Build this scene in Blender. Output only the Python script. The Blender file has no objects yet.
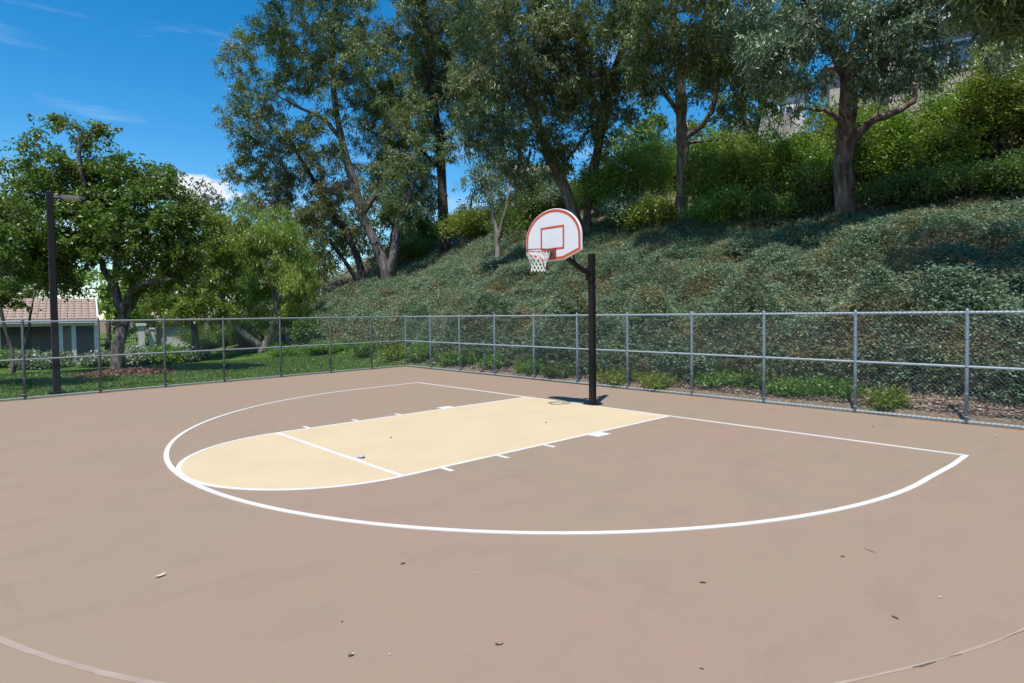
import bpy, math, random
import numpy as np
from mathutils import Matrix, Vector

RNG = np.random.default_rng(11)
random.seed(5)
R = math.radians
sc = bpy.context.scene
COL = sc.collection
W, H = 1024, 683

# ------------------------------------------------------------------ camera
CX, CY, CZ, YAW, PIT, FOC, ROLL, SHY = 7.8956, -9.5553, 1.9005, -0.81852, -0.027389, 601.04, -0.011083, -11.206
_fw = np.array([math.sin(YAW)*math.cos(PIT), math.cos(YAW)*math.cos(PIT), math.sin(PIT)])
_r0 = np.array([math.cos(YAW), -math.sin(YAW), 0.0])
_u0 = np.cross(_r0, _fw)
_r = _r0*math.cos(ROLL) + _u0*math.sin(ROLL)
_u = _u0*math.cos(ROLL) - _r0*math.sin(ROLL)
CAM = np.array([CX, CY, CZ])

def ray(px, py):
    return _fw + _r*((px-W/2)/FOC) - _u*((py-H/2-SHY)/FOC)

def at(px, py, depth):
    """photograph direction at a given depth -> world point (survey of the place)"""
    return CAM + ray(px, py)*depth

cd = bpy.data.cameras.new('camera')
cam = bpy.data.objects.new('camera', cd); COL.objects.link(cam)
m = Matrix(((_r[0], _u[0], -_fw[0], CX), (_r[1], _u[1], -_fw[1], CY), (_r[2], _u[2], -_fw[2], CZ), (0, 0, 0, 1)))
cam.matrix_world = m
cd.sensor_width = 36; cd.lens = FOC/W*36; cd.shift_y = SHY/W
cd.clip_start = 0.05; cd.clip_end = 3000
sc.camera = cam

# ------------------------------------------------------------------ tagging
def tag(o, label=None, cat=None, group=None, kind=None):
    if label: o['label'] = label
    if cat: o['category'] = cat
    if group: o['group'] = group
    if kind: o['kind'] = kind
    return o

def empty(name, loc, label, cat, group=None, rz=0):
    o = bpy.data.objects.new(name, None); COL.objects.link(o)
    o.location = tuple(float(v) for v in loc); o.rotation_euler = (0, 0, rz)
    o.empty_display_size = 0.2
    return tag(o, label, cat, group)

# ------------------------------------------------------------------ mesh builder
class MB:
    def __init__(s):
        s.v = []; s.f4 = []; s.f3 = []; s.fn = []; s.n = 0
    def add(s, v, f4=None, f3=None, fn=None):
        v = np.asarray(v, float).reshape(-1, 3)
        if f4 is not None and len(f4): s.f4.append(np.asarray(f4, int)+s.n)
        if f3 is not None and len(f3): s.f3.append(np.asarray(f3, int)+s.n)
        if fn: s.fn += [[i+s.n for i in p] for p in fn]
        s.v.append(v); s.n += len(v)
    def box(s, c, size, rz=0.0, rot=None):
        x, y, z = np.array(size)/2
        v = np.array([[-x,-y,-z],[x,-y,-z],[x,y,-z],[-x,y,-z],[-x,-y,z],[x,-y,z],[x,y,z],[-x,y,z]])
        if rz:
            c_, s_ = math.cos(rz), math.sin(rz)
            v = v @ np.array([[c_, s_, 0],[-s_, c_, 0],[0, 0, 1]])
        if rot is not None: v = v @ np.array(rot).T
        s.add(v+np.asarray(c, float), [[0,3,2,1],[4,5,6,7],[0,1,5,4],[1,2,6,5],[2,3,7,6],[3,0,4,7]])
    def tube(s, pts, rad, n=8, cap=True):
        P = np.asarray(pts, float); k = len(P)
        rad = np.broadcast_to(np.asarray(rad, float), (k,))
        T = np.gradient(P, axis=0); T /= np.linalg.norm(T, axis=1)[:, None]+1e-12
        ref = np.array([0, 0, 1.0]) if abs(T[0][2]) < .9 else np.array([1.0, 0, 0])
        a = np.cross(T[0], ref); a /= np.linalg.norm(a)
        rings = []
        ang = np.arange(n)*2*np.pi/n
        for i in range(k):
            a = a-T[i]*(a@T[i]); a /= np.linalg.norm(a)+1e-12
            b = np.cross(T[i], a)
            rings.append(P[i]+rad[i]*(np.cos(ang)[:, None]*a+np.sin(ang)[:, None]*b))
        v = np.concatenate(rings)
        i = np.arange(k-1)[:, None]*n; j = np.arange(n)[None]; j2 = (j+1) % n
        f = np.stack([i+j, i+j2, i+n+j2, i+n+j], -1).reshape(-1, 4)
        fn = [list(range(n))[::-1], [(k-1)*n+q for q in range(n)]] if cap else None
        s.add(v, f, None, fn)
    def build(s, name, mat, parent=None, smooth=False, loc=None, local=None):
        """link as ONE mesh object; vertices are given in world space unless local"""
        v = np.concatenate(s.v)
        if parent is not None and not local:
            pm = np.array(world_inv(parent))
            v = v @ pm[:3, :3].T+pm[:3, 3]
        if loc is not None: v = v-np.asarray(loc)
        polys = [np.concatenate(s.f4)] if s.f4 else []
        tri = np.concatenate(s.f3) if s.f3 else np.zeros((0, 3), int)
        quad = polys[0] if polys else np.zeros((0, 4), int)
        li = [quad.ravel(), tri.ravel()]+[np.array(p) for p in s.fn]
        tot = np.concatenate([np.full(len(quad), 4), np.full(len(tri), 3), np.array([len(p) for p in s.fn], int)]).astype(np.int32)
        loops = np.concatenate(li).astype(np.int32)
        me = bpy.data.meshes.new(name)
        me.vertices.add(len(v)); me.vertices.foreach_set('co', v.astype(np.float32).ravel())
        me.loops.add(len(loops)); me.loops.foreach_set('vertex_index', loops)
        me.polygons.add(len(tot))
        st = np.concatenate([[0], np.cumsum(tot)[:-1]]).astype(np.int32)
        me.polygons.foreach_set('loop_start', st)
        me.polygons.foreach_set('use_smooth', np.full(len(tot), bool(smooth)))
        me.update(calc_edges=True)
        if mat: me.materials.append(mat)
        o = bpy.data.objects.new(name, me); COL.objects.link(o)
        if parent is not None: o.parent = parent
        if loc is not None: o.location = tuple(float(q) for q in loc)
        return o

def world_mat(o):
    mm = Matrix.Translation(o.location) @ o.rotation_euler.to_matrix().to_4x4()
    return world_mat(o.parent) @ mm if o.parent else mm
def world_inv(o): return world_mat(o).inverted()

def structure(o): o['kind'] = 'structure'; return o

# ------------------------------------------------------------------ noise
def vnoise(x, y, seed=0):
    x = np.asarray(x, float); y = np.asarray(y, float)
    xi = np.floor(x).astype(np.int64); yi = np.floor(y).astype(np.int64)
    fx = x-xi; fy = y-yi
    fx = fx*fx*(3-2*fx); fy = fy*fy*(3-2*fy)
    def h(a, b):
        n = (a*374761393+b*668265263+seed*974711) & 0x7fffffff
        n = ((n ^ (n >> 13))*1274126177) & 0x7fffffff
        return ((n ^ (n >> 16)) & 0xffff)/65535.0
    return (h(xi, yi)*(1-fx)+h(xi+1, yi)*fx)*(1-fy)+(h(xi, yi+1)*(1-fx)+h(xi+1, yi+1)*fx)*fy

def sstep(a, b, x):
    t = np.clip((np.asarray(x, float)-a)/(b-a), 0, 1); return t*t*(3-2*t)

# ------------------------------------------------------------------ terrain
def toe(x): return 3.7+1.6*sstep(-9, -26, -(-np.asarray(x, float))) if False else 3.7+2.0*(1-sstep(-28, -9, x))
def terrain(x, y):
    x = np.asarray(x, float); y = np.asarray(y, float)
    d = y-toe(x)
    up = 0.56*(np.sqrt(d*d+1.2)+d)/2
    top = 13.2
    up = np.where(up > top-3, top-3+3*(1-np.exp(-(np.maximum(up, top-3)-top+3)/3)), up)
    up = up*sstep(-72, -38, x)
    up = up+sstep(3, 10, d)*(vnoise(x*.23, y*.23, 3)-.5)*.9
    up = np.where(d < -2.5, 0, up*sstep(-2.5, -.3, d))
    low = -.62*(1-sstep(-27, -18.5, x))*(1-sstep(-1, 7, y))
    return -.03+up+low

def on_ground(px, py):
    d = ray(px, py); t = 3.0; last = None
    for i in range(6000):
        p = CAM+d*t
        if p[2] < float(terrain(p[0], p[1])): break
        t += .03
    return CAM+d*t, t

# ------------------------------------------------------------------ materials
def mat(name):
    mt = bpy.data.materials.new(name); mt.use_nodes = True
    nt = mt.node_tree; nt.nodes.clear()
    out = nt.nodes.new('ShaderNodeOutputMaterial')
    return mt, nt, out

def N(nt, t, **kw):
    n = nt.nodes.new(t)
    for k, v in kw.items():
        if k.startswith('i_'): n.inputs[k[2:].replace('_', ' ')].default_value = v
        else: setattr(n, k, v)
    return n

def ramp(nt, fac, stops):
    r = nt.nodes.new('ShaderNodeValToRGB')
    el = r.color_ramp.elements
    while len(el) < len(stops): el.new(.5)
    for e, (p, c) in zip(el, stops):
        e.position = p; e.color = (*c, 1) if len(c) == 3 else c
    nt.links.new(fac, r.inputs[0]); return r.outputs[0]

def solid(name, col, rough=.6, metal=0, var=.15, scale=8, bump=0.0, spec=.5, bscale=40):
    mt, nt, out = mat(name)
    b = N(nt, 'ShaderNodeBsdfPrincipled'); b.inputs['Roughness'].default_value = rough
    b.inputs['Metallic'].default_value = metal; b.inputs['Specular IOR Level'].default_value = spec
    tc = N(nt, 'ShaderNodeTexCoord'); no = N(nt, 'ShaderNodeTexNoise'); no.inputs['Scale'].default_value = scale
    no.inputs['Detail'].default_value = 6
    nt.links.new(tc.outputs['Object'], no.inputs['Vector'])
    c = np.array(col)
    o = ramp(nt, no.outputs['Fac'], [(.3, tuple(c*(1-var))), (.7, tuple(np.minimum(c*(1+var), .95)))])
    nt.links.new(o, b.inputs['Base Color'])
    if bump:
        n2 = N(nt, 'ShaderNodeTexNoise'); n2.inputs['Scale'].default_value = bscale; n2.inputs['Detail'].default_value = 4
        nt.links.new(tc.outputs['Object'], n2.inputs['Vector'])
        bp = N(nt, 'ShaderNodeBump'); bp.inputs['Strength'].default_value = bump; bp.inputs['Distance'].default_value = .02
        nt.links.new(n2.outputs['Fac'], bp.inputs['Height']); nt.links.new(bp.outputs['Normal'], b.inputs['Normal'])
    nt.links.new(b.outputs[0], out.inputs[0]); return mt

def leafmat(name, cols, trans=.35, patch=None, pscale=.35, gloss=.28, spec=.55, tint=(1.15, 1.25, .6)):
    """leaf-by-leaf colour spread; patch = colour of clusters of older leaves"""
    mt, nt, out = mat(name)
    g = N(nt, 'ShaderNodeNewGeometry')
    k = len(cols)
    c = ramp(nt, g.outputs['Random Per Island'], [((i+.5)/k, q) for i, q in enumerate(cols)])
    if patch:
        no = N(nt, 'ShaderNodeTexNoise'); no.inputs['Scale'].default_value = pscale; no.inputs['Detail'].default_value = 3
        nt.links.new(g.outputs['Position'], no.inputs['Vector'])
        f = ramp(nt, no.outputs['Fac'], [(.5, (0, 0, 0)), (.68, (.75, .75, .75))])
        mx = N(nt, 'ShaderNodeMixRGB'); mx.inputs['Color2'].default_value = (*patch, 1)
        nt.links.new(f, mx.inputs['Fac']); nt.links.new(c, mx.inputs['Color1']); c = mx.outputs[0]
    p = N(nt, 'ShaderNodeBsdfPrincipled'); p.inputs['Roughness'].default_value = gloss+.1
    p.inputs['Specular IOR Level'].default_value = spec
    nt.links.new(c, p.inputs['Base Color'])
    t = N(nt, 'ShaderNodeBsdfTranslucent')
    mul = N(nt, 'ShaderNodeMixRGB', blend_type='MULTIPLY'); mul.inputs['Fac'].default_value = 1
    mul.inputs['Color2'].default_value = (*tint, 1)
    nt.links.new(c, mul.inputs['Color1']); nt.links.new(mul.outputs[0], t.inputs['Color'])
    ms = N(nt, 'ShaderNodeMixShader'); ms.inputs[0].default_value = trans
    nt.links.new(p.outputs[0], ms.inputs[1]); nt.links.new(t.outputs[0], ms.inputs[2])
    nt.links.new(ms.outputs[0], out.inputs[0]); return mt

def barkmat(name, c1, c2, c3=None, scale=3.0):
    mt, nt, out = mat(name)
    b = N(nt, 'ShaderNodeBsdfPrincipled'); b.inputs['Roughness'].default_value = .9
    g = N(nt, 'ShaderNodeNewGeometry'); mp = N(nt, 'ShaderNodeMapping'); mp.inputs['Scale'].default_value = (1, 1, .16)
    nt.links.new(g.outputs['Position'], mp.inputs['Vector'])
    no = N(nt, 'ShaderNodeTexNoise'); no.inputs['Scale'].default_value = scale*3; no.inputs['Detail'].default_value = 8
    nt.links.new(mp.outputs[0], no.inputs['Vector'])
    o = ramp(nt, no.outputs['Fac'], [(.35, c1), (.52, c2), (.68, c3 or c2)])
    nt.links.new(o, b.inputs['Base Color'])
    bp = N(nt, 'ShaderNodeBump'); bp.inputs['Strength'].default_value = .8; bp.inputs['Distance'].default_value = .05
    nt.links.new(no.outputs['Fac'], bp.inputs['Height']); nt.links.new(bp.outputs['Normal'], b.inputs['Normal'])
    nt.links.new(b.outputs[0], out.inputs[0]); return mt

def courtmat():
    mt, nt, out = mat('court_acrylic')
    b = N(nt, 'ShaderNodeBsdfPrincipled'); b.inputs['Roughness'].default_value = .8; b.inputs['Specular IOR Level'].default_value = .25
    g = N(nt, 'ShaderNodeNewGeometry')
    n1 = N(nt, 'ShaderNodeTexNoise'); n1.inputs['Scale'].default_value = .38; n1.inputs['Detail'].default_value = 5; n1.inputs['Roughness'].default_value = .6
    n2 = N(nt, 'ShaderNodeTexNoise'); n2.inputs['Scale'].default_value = 2.2; n2.inputs['Detail'].default_value = 8; n2.inputs['Roughness'].default_value = .7
    n3 = N(nt, 'ShaderNodeTexNoise'); n3.inputs['Scale'].default_value = 160; n3.inputs['Detail'].default_value = 3
    mp = N(nt, 'ShaderNodeMapping'); mp.inputs['Scale'].default_value = (1, .45, 1); mp.inputs['Rotation'].default_value = (0, 0, .5)
    nt.links.new(g.outputs['Position'], mp.inputs['Vector'])
    nt.links.new(g.outputs['Position'], n1.inputs['Vector']); nt.links.new(mp.outputs[0], n2.inputs['Vector']); nt.links.new(g.outputs['Position'], n3.inputs['Vector'])
    a = ramp(nt, n1.outputs['Fac'], [(.38, (.272, .209, .147)), (.5, (.284, .207, .148)), (.6, (.292, .202, .150))])
    c = ramp(nt, n2.outputs['Fac'], [(.3, (.915, .92, .925)), (.5, (1, 1, 1)), (.72, (1.0, .985, .97))])
    d = ramp(nt, n3.outputs['Fac'], [(.3, (.93, .93, .93)), (.7, (1, 1, 1))])
    m1 = N(nt, 'ShaderNodeMixRGB', blend_type='MULTIPLY'); m1.inputs[0].default_value = 1
    m2 = N(nt, 'ShaderNodeMixRGB', blend_type='MULTIPLY'); m2.inputs[0].default_value = 1
    nt.links.new(a, m1.inputs[1]); nt.links.new(c, m1.inputs[2]); nt.links.new(m1.outputs[0], m2.inputs[1]); nt.links.new(d, m2.inputs[2])
    # faint dark scuffs
    v = N(nt, 'ShaderNodeTexNoise'); v.inputs['Scale'].default_value = 1.3; v.inputs['Detail'].default_value = 9; v.inputs['Roughness'].default_value = .75
    mp2 = N(nt, 'ShaderNodeMapping'); mp2.inputs['Scale'].default_value = (.35, 1.6, 1); mp2.inputs['Rotation'].default_value = (0, 0, -.7); mp2.inputs['Location'].default_value = (7, 3, 0)
    nt.links.new(g.outputs['Position'], mp2.inputs['Vector']); nt.links.new(mp2.outputs[0], v.inputs['Vector'])
    e = ramp(nt, v.outputs['Fac'], [(.27, (.89, .89, .89)), (.42, (1, 1, 1))])
    m3 = N(nt, 'ShaderNodeMixRGB', blend_type='MULTIPLY'); m3.inputs[0].default_value = 1
    nt.links.new(m2.outputs[0], m3.inputs[1]); nt.links.new(e, m3.inputs[2])
    vo = N(nt, 'ShaderNodeTexNoise'); vo.inputs['Scale'].default_value = 26; vo.inputs['Detail'].default_value = 6; vo.inputs['Roughness'].default_value = .8
    nt.links.new(g.outputs['Position'], vo.inputs['Vector'])
    h = ramp(nt, vo.outputs['Fac'], [(.27, (.80, .79, .78)), (.36, (1, 1, 1)), (.66, (1, 1, 1)), (.76, (1.0, .99, .98))])
    m4 = N(nt, 'ShaderNodeMixRGB', blend_type='MULTIPLY'); m4.inputs[0].default_value = 1
    nt.links.new(m3.outputs[0], m4.inputs[1]); nt.links.new(h, m4.inputs[2]); m3 = m4
    nt.links.new(m3.outputs[0], b.inputs['Base Color'])
    bp = N(nt, 'ShaderNodeBump'); bp.inputs['Strength'].default_value = .25; bp.inputs['Distance'].default_value = .003
    nt.links.new(n3.outputs['Fac'], bp.inputs['Height']); nt.links.new(bp.outputs['Normal'], b.inputs['Normal'])
    nt.links.new(b.outputs[0], out.inputs[0]); return mt

def groundmat():
    mt, nt, out = mat('soil_and_lawn')
    b = N(nt, 'ShaderNodeBsdfPrincipled'); b.inputs['Roughness'].default_value = 1; b.inputs['Specular IOR Level'].default_value = .1
    g = N(nt, 'ShaderNodeNewGeometry')
    n1 = N(nt, 'ShaderNodeTexNoise'); n1.inputs['Scale'].default_value = 1.1; n1.inputs['Detail'].default_value = 10; n1.inputs['Roughness'].default_value = .7
    n2 = N(nt, 'ShaderNodeTexNoise'); n2.inputs['Scale'].default_value = 14; n2.inputs['Detail'].default_value = 6
    nt.links.new(g.outputs['Position'], n1.inputs['Vector']); nt.links.new(g.outputs['Position'], n2.inputs['Vector'])
    soil = ramp(nt, n2.outputs['Fac'], [(.3, (.10, .075, .05)), (.7, (.24, .18, .125))])
    lawn = ramp(nt, n1.outputs['Fac'], [(.35, (.055, .10, .018)), (.6, (.095, .15, .03))])
    at_ = N(nt, 'ShaderNodeAttribute', attribute_name='lawn')
    mx = N(nt, 'ShaderNodeMixRGB'); nt.links.new(at_.outputs['Fac'], mx.inputs[0]); nt.links.new(soil, mx.inputs[1]); nt.links.new(lawn, mx.inputs[2])
    nt.links.new(mx.outputs[0], b.inputs['Base Color'])
    bp = N(nt, 'ShaderNodeBump'); bp.inputs['Strength'].default_value = .7; bp.inputs['Distance'].default_value = .06
    nt.links.new(n2.outputs['Fac'], bp.inputs['Height']); nt.links.new(bp.outputs['Normal'], b.inputs['Normal'])
    nt.links.new(b.outputs[0], out.inputs[0]); return mt

M = {}
M['court'] = courtmat()
def worn(name, col, under, rough, amount, scale):
    mt, nt, out = mat(name); b = N(nt, 'ShaderNodeBsdfPrincipled'); b.inputs['Roughness'].default_value = rough; b.inputs['Specular IOR Level'].default_value = .25
    g = N(nt, 'ShaderNodeNewGeometry'); n1 = N(nt, 'ShaderNodeTexNoise'); n1.inputs['Scale'].default_value = scale; n1.inputs['Detail'].default_value = 10; n1.inputs['Roughness'].default_value = .72
    n2 = N(nt, 'ShaderNodeTexNoise'); n2.inputs['Scale'].default_value = 1.1; n2.inputs['Detail'].default_value = 5
    nt.links.new(g.outputs['Position'], n1.inputs['Vector']); nt.links.new(g.outputs['Position'], n2.inputs['Vector'])
    f = ramp(nt, n1.outputs['Fac'], [(.58, (0, 0, 0)), (.72, (amount,)*3)])
    c = np.array(col); base = ramp(nt, n2.outputs['Fac'], [(.3, tuple(c*.94)), (.7, tuple(c*1.02))])
    m_ = N(nt, 'ShaderNodeMixRGB'); nt.links.new(f, m_.inputs[0]); nt.links.new(base, m_.inputs[1]); m_.inputs[2].default_value = (*under, 1)
    nt.links.new(m_.outputs[0], b.inputs['Base Color']); nt.links.new(b.outputs[0], out.inputs[0]); return mt
M['line'] = worn('white_court_paint', (.60, .575, .54), (.40, .33, .27), .65, .6, 9)
M['key'] = worn('cream_key_paint', (.545, .43, .272), (.45, .355, .24), .75, .5, 3.2)
M['joint'] = solid('pale_joint_filler', (.325, .248, .20), .9, var=.12, scale=5)
M['crack'] = solid('dark_crack_tar', (.10, .085, .07), .9, var=.3, scale=30)
M['ground'] = groundmat()
M['galv'] = solid('galvanised_steel', (.36, .41, .44), .55, .25, var=.12, scale=20, spec=.5)
M['galv_post'] = solid('dull_galvanised_post', (.20, .25, .29), .6, .25, var=.15, scale=20)
M['galv_dull'] = solid('darker_steel_post', (.10, .115, .12), .65, .2, var=.2, scale=20)  # left fence posts: a darker grey than those of the right fence
M['galv_dark_rail'] = solid('darker_steel_rail', (.24, .265, .27), .6, .25, var=.15, scale=20)  # left fence rails: likewise a darker grey
M['wire'] = solid('weathered_wire', (.13, .17, .19), .6, .3, var=.15, scale=10)
M['black'] = solid('dark_bronze_paint', (.010, .0075, .007), .5, 0, var=.2, scale=5, spec=.3)
M['lampgrey'] = solid('grey_lamp_casting', (.035, .035, .04), .6, .1, var=.1)
M['lens'] = solid('frosted_lamp_lens', (.55, .55, .52), .3, 0, var=.05)
M['board'] = solid('white_backboard_paint', (.64, .645, .65), .45, 0, var=.03, spec=.4)
M['orange'] = solid('orange_red_paint', (.50, .075, .03), .45, 0, var=.15, scale=14)
M['rim'] = solid('worn_rim_paint', (.22, .065, .05), .5, .1, var=.25, scale=20)
M['net'] = solid('white_nylon', (.74, .72, .68), .8, var=.08)
M['stucco'] = solid('beige_stucco', (.36, .32, .285), .9, var=.08, scale=3, bump=.3)
M['stucco_w'] = solid('white_stucco', (.50, .49, .475), .9, var=.06, scale=3, bump=.3)
M['trim'] = solid('white_trim', (.60, .60, .58), .6, var=.06)
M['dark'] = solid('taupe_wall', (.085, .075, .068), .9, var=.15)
M['tile'] = solid('clay_roof_tile', (.34, .245, .195), .85, var=.25, scale=9, bump=.4)
M['tile_b'] = solid('tan_roof_tile', (.42, .31, .23), .85, var=.25, scale=6, bump=.4)
M['glass'] = solid('window_glass', (.045, .075, .10), .06, 0, var=.1, spec=.9)
M['wood'] = solid('weathered_wood', (.30, .27, .235), .9, var=.25, scale=6)
M['mulch'] = leafmat('mulch_chips', [(.10, .06, .045), (.19, .12, .085), (.30, .22, .17), (.40, .32, .26)], .0, gloss=.8)
M['bark_mulch'] = leafmat('red_bark_mulch', [(.10, .045, .03), (.17, .075, .05), (.24, .12, .085)], .0, gloss=.8)
M['grass'] = leafmat('lawn_grass', [(.05, .105, .016), (.085, .155, .026), (.13, .20, .04)], .3)
M['euc'] = leafmat('eucalyptus_leaves', [(0.0862, 0.1323, 0.0483), (0.1265, 0.1782, 0.0633), (0.184, 0.2357, 0.0862), (0.2645, 0.3047, 0.138)], .45, patch=(.11, .085, .045), pscale=.45)
M['euc2'] = leafmat('grey_eucalyptus_leaves', [(0.102, 0.15, 0.072), (0.156, 0.2064, 0.096), (0.216, 0.264, 0.138), (0.312, 0.342, 0.198)], .45, patch=(.10, .10, .045), pscale=.5)
M['euc3'] = leafmat('olive_eucalyptus_leaves', [(0.099, 0.1188, 0.0385), (0.1375, 0.165, 0.0495), (0.187, 0.209, 0.077), (0.231, 0.2365, 0.11)], .45, patch=(.12, .085, .05), pscale=.5)
M['eucblue'] = leafmat('silver_eucalyptus_leaves', [(0.0609, 0.1103, 0.0578), (0.105, 0.168, 0.0924), (0.1628, 0.2258, 0.126), (0.2363, 0.294, 0.189)], .22, patch=(.08, .10, .05), pscale=.5)
M['shade'] = leafmat('broad_green_leaves', [(.04, .086, .015), (.078, .145, .024), (.135, .21, .035), (.19, .26, .05)], .45, patch=(.14, .16, .03), pscale=.5)
M['pepper'] = leafmat('fresh_green_pepper_leaves', [(0.1728, 0.243, 0.0378), (0.243, 0.3294, 0.0594), (0.3348, 0.4212, 0.0918)], .45, patch=(.15, .17, .035), pscale=.5)
M['yellow'] = leafmat('yellow_green_leaves', [(0.1397, 0.1941, 0.0279), (0.2018, 0.2562, 0.0388), (0.2639, 0.295, 0.0544)], .45, patch=(.10, .15, .02), pscale=.7)
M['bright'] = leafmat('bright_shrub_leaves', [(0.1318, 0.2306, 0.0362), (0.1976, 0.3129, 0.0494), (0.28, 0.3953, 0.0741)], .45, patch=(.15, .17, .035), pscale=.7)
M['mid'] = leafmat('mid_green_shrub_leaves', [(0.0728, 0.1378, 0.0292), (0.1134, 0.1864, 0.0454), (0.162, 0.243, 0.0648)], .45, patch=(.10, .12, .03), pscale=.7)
M['cover'] = leafmat('grey_green_groundcover', [(.062, .105, .056), (.105, .168, .09), (.16, .23, .138), (.28, .355, .235)], .25, patch=(.24, .19, .085), pscale=.9, spec=.3, tint=(1.05, 1.1, .8))
M['fresh'] = leafmat('fresh_low_plant_leaves', [(0.0945, 0.189, 0.0263), (0.1365, 0.252, 0.042), (0.189, 0.294, 0.063)], .4)
M['flower'] = leafmat('pale_flower_shrub', [(.05, .10, .025), (.08, .14, .04), (.22, .27, .15), (.55, .55, .50)], .25)
M['far'] = leafmat('far_tree_leaves', [(0.084, 0.114, 0.072), (0.108, 0.144, 0.09), (0.144, 0.18, 0.12)], .25)
M['bark'] = barkmat('grey_brown_bark', (.035, .028, .026), (.10, .082, .075), (.19, .165, .155))
M['bark_red'] = barkmat('peeling_red_bark', (.05, .033, .028), (.12, .085, .07), (.22, .185, .165), 2)
M['bark_dark'] = barkmat('dark_bark', (.015, .012, .012), (.035, .028, .025), (.06, .05, .045))
M['bark_pale'] = barkmat('pale_bark', (.09, .075, .065), (.19, .165, .145), (.32, .29, .26))
M['dry'] = leafmat('dry_fallen_leaf', [(.14, .09, .05), (.20, .14, .08), (.10, .06, .04)], .1)
M['pale'] = solid('pale_dry_leaf', (.55, .50, .42), .8)
M['litter'] = solid('grey_litter', (.38, .38, .42), .6)

# ------------------------------------------------------------------ world, sun
SUNV = np.array([.22, -.42, 1.0]); SUNV /= np.linalg.norm(SUNV)
SUN_EL = math.asin(SUNV[2]); SUN_AZ = math.atan2(SUNV[0], SUNV[1])
wd = bpy.data.worlds.new('World'); sc.world = wd; wd.use_nodes = True
nt = wd.node_tree; nt.nodes.clear()
wo = nt.nodes.new('ShaderNodeOutputWorld'); bg = nt.nodes.new('ShaderNodeBackground')
sky = nt.nodes.new('ShaderNodeTexSky'); sky.sky_type = 'NISHITA'; sky.sun_disc = False
sky.sun_elevation = SUN_EL; sky.sun_rotation = SUN_AZ
sky.air_density = 1.0; sky.dust_density = 0.1; sky.ozone_density = 3.0; sky.altitude = 200
bg.inputs['Strength'].default_value = .104
hs = nt.nodes.new('ShaderNodeHueSaturation'); hs.inputs['Saturation'].default_value = 1.42; hs.inputs['Value'].default_value = 1.3; hs.inputs['Hue'].default_value = .494
nt.links.new(sky.outputs[0], hs.inputs['Color'])
tc = nt.nodes.new('ShaderNodeTexCoord')
mp = nt.nodes.new('ShaderNodeMapping'); mp.inputs['Scale'].default_value = (1.2, 1.2, 9); mp.inputs['Location'].default_value = (3.3, 1.7, .4)
nz = nt.nodes.new('ShaderNodeTexNoise'); nz.inputs['Scale'].default_value = 2.6; nz.inputs['Detail'].default_value = 8; nz.inputs['Roughness'].default_value = .55
nt.links.new(tc.outputs['Generated'], mp.inputs['Vector']); nt.links.new(mp.outputs[0], nz.inputs['Vector'])
cr = nt.nodes.new('ShaderNodeValToRGB')
cr.color_ramp.elements[0].position = .56; cr.color_ramp.elements[0].color = (0, 0, 0, 1)
cr.color_ramp.elements[1].position = .85; cr.color_ramp.elements[1].color = (.35, .35, .35, 1)
nt.links.new(nz.outputs['Fac'], cr.inputs[0])
mx = nt.nodes.new('ShaderNodeMixRGB'); mx.inputs['Color2'].default_value = (8.2, 8.8, 9.6, 1)
nt.links.new(cr.outputs[0], mx.inputs['Fac']); nt.links.new(hs.outputs[0], mx.inputs['Color1'])
sx = nt.nodes.new('ShaderNodeSeparateXYZ'); nt.links.new(tc.outputs['Generated'], sx.inputs[0])
n2 = nt.nodes.new('ShaderNodeTexNoise'); n2.inputs['Scale'].default_value = 5.5; n2.inputs['Detail'].default_value = 9; n2.inputs['Roughness'].default_value = .6
mp2 = nt.nodes.new('ShaderNodeMapping'); mp2.inputs['Scale'].default_value = (1, 1, 2.2); nt.links.new(tc.outputs['Generated'], mp2.inputs['Vector']); nt.links.new(mp2.outputs[0], n2.inputs['Vector'])
c2 = nt.nodes.new('ShaderNodeValToRGB'); e2 = c2.color_ramp.elements; e2[0].position = .44; e2[0].color = (0, 0, 0, 1); e2[1].position = .56; e2[1].color = (.85, .85, .85, 1)
nt.links.new(n2.outputs['Fac'], c2.inputs[0])
c3 = nt.nodes.new('ShaderNodeValToRGB'); e3 = c3.color_ramp.elements; e3[0].position = 0.06; e3[0].color = (1, 1, 1, 1); e3[1].position = .2; e3[1].color = (0, 0, 0, 1); nt.links.new(sx.outputs['Z'], c3.inputs[0])
mm = nt.nodes.new('ShaderNodeMixRGB'); mm.blend_type = 'MULTIPLY'; mm.inputs['Fac'].default_value = 1; nt.links.new(c2.outputs[0], mm.inputs[1]); nt.links.new(c3.outputs[0], mm.inputs[2])
mx2 = nt.nodes.new('ShaderNodeMixRGB'); mx2.inputs['Color2'].default_value = (6.6, 6.9, 7.4, 1); nt.links.new(mm.outputs[0], mx2.inputs['Fac']); nt.links.new(mx.outputs[0], mx2.inputs['Color1'])
cdir = Vector(tuple(ray(190, 189))).normalized()
vs = nt.nodes.new('ShaderNodeVectorMath'); vs.operation = 'SUBTRACT'; vs.inputs[1].default_value = cdir; nt.links.new(tc.outputs['Generated'], vs.inputs[0])
vm = nt.nodes.new('ShaderNodeVectorMath'); vm.operation = 'MULTIPLY'; vm.inputs[1].default_value = (1, 1, 3.2); nt.links.new(vs.outputs[0], vm.inputs[0])
vl = nt.nodes.new('ShaderNodeVectorMath'); vl.operation = 'LENGTH'; nt.links.new(vm.outputs[0], vl.inputs[0])
n3 = nt.nodes.new('ShaderNodeTexNoise'); n3.inputs['Scale'].default_value = 26; n3.inputs['Detail'].default_value = 8; nt.links.new(mp2.outputs[0], n3.inputs['Vector'])
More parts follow.
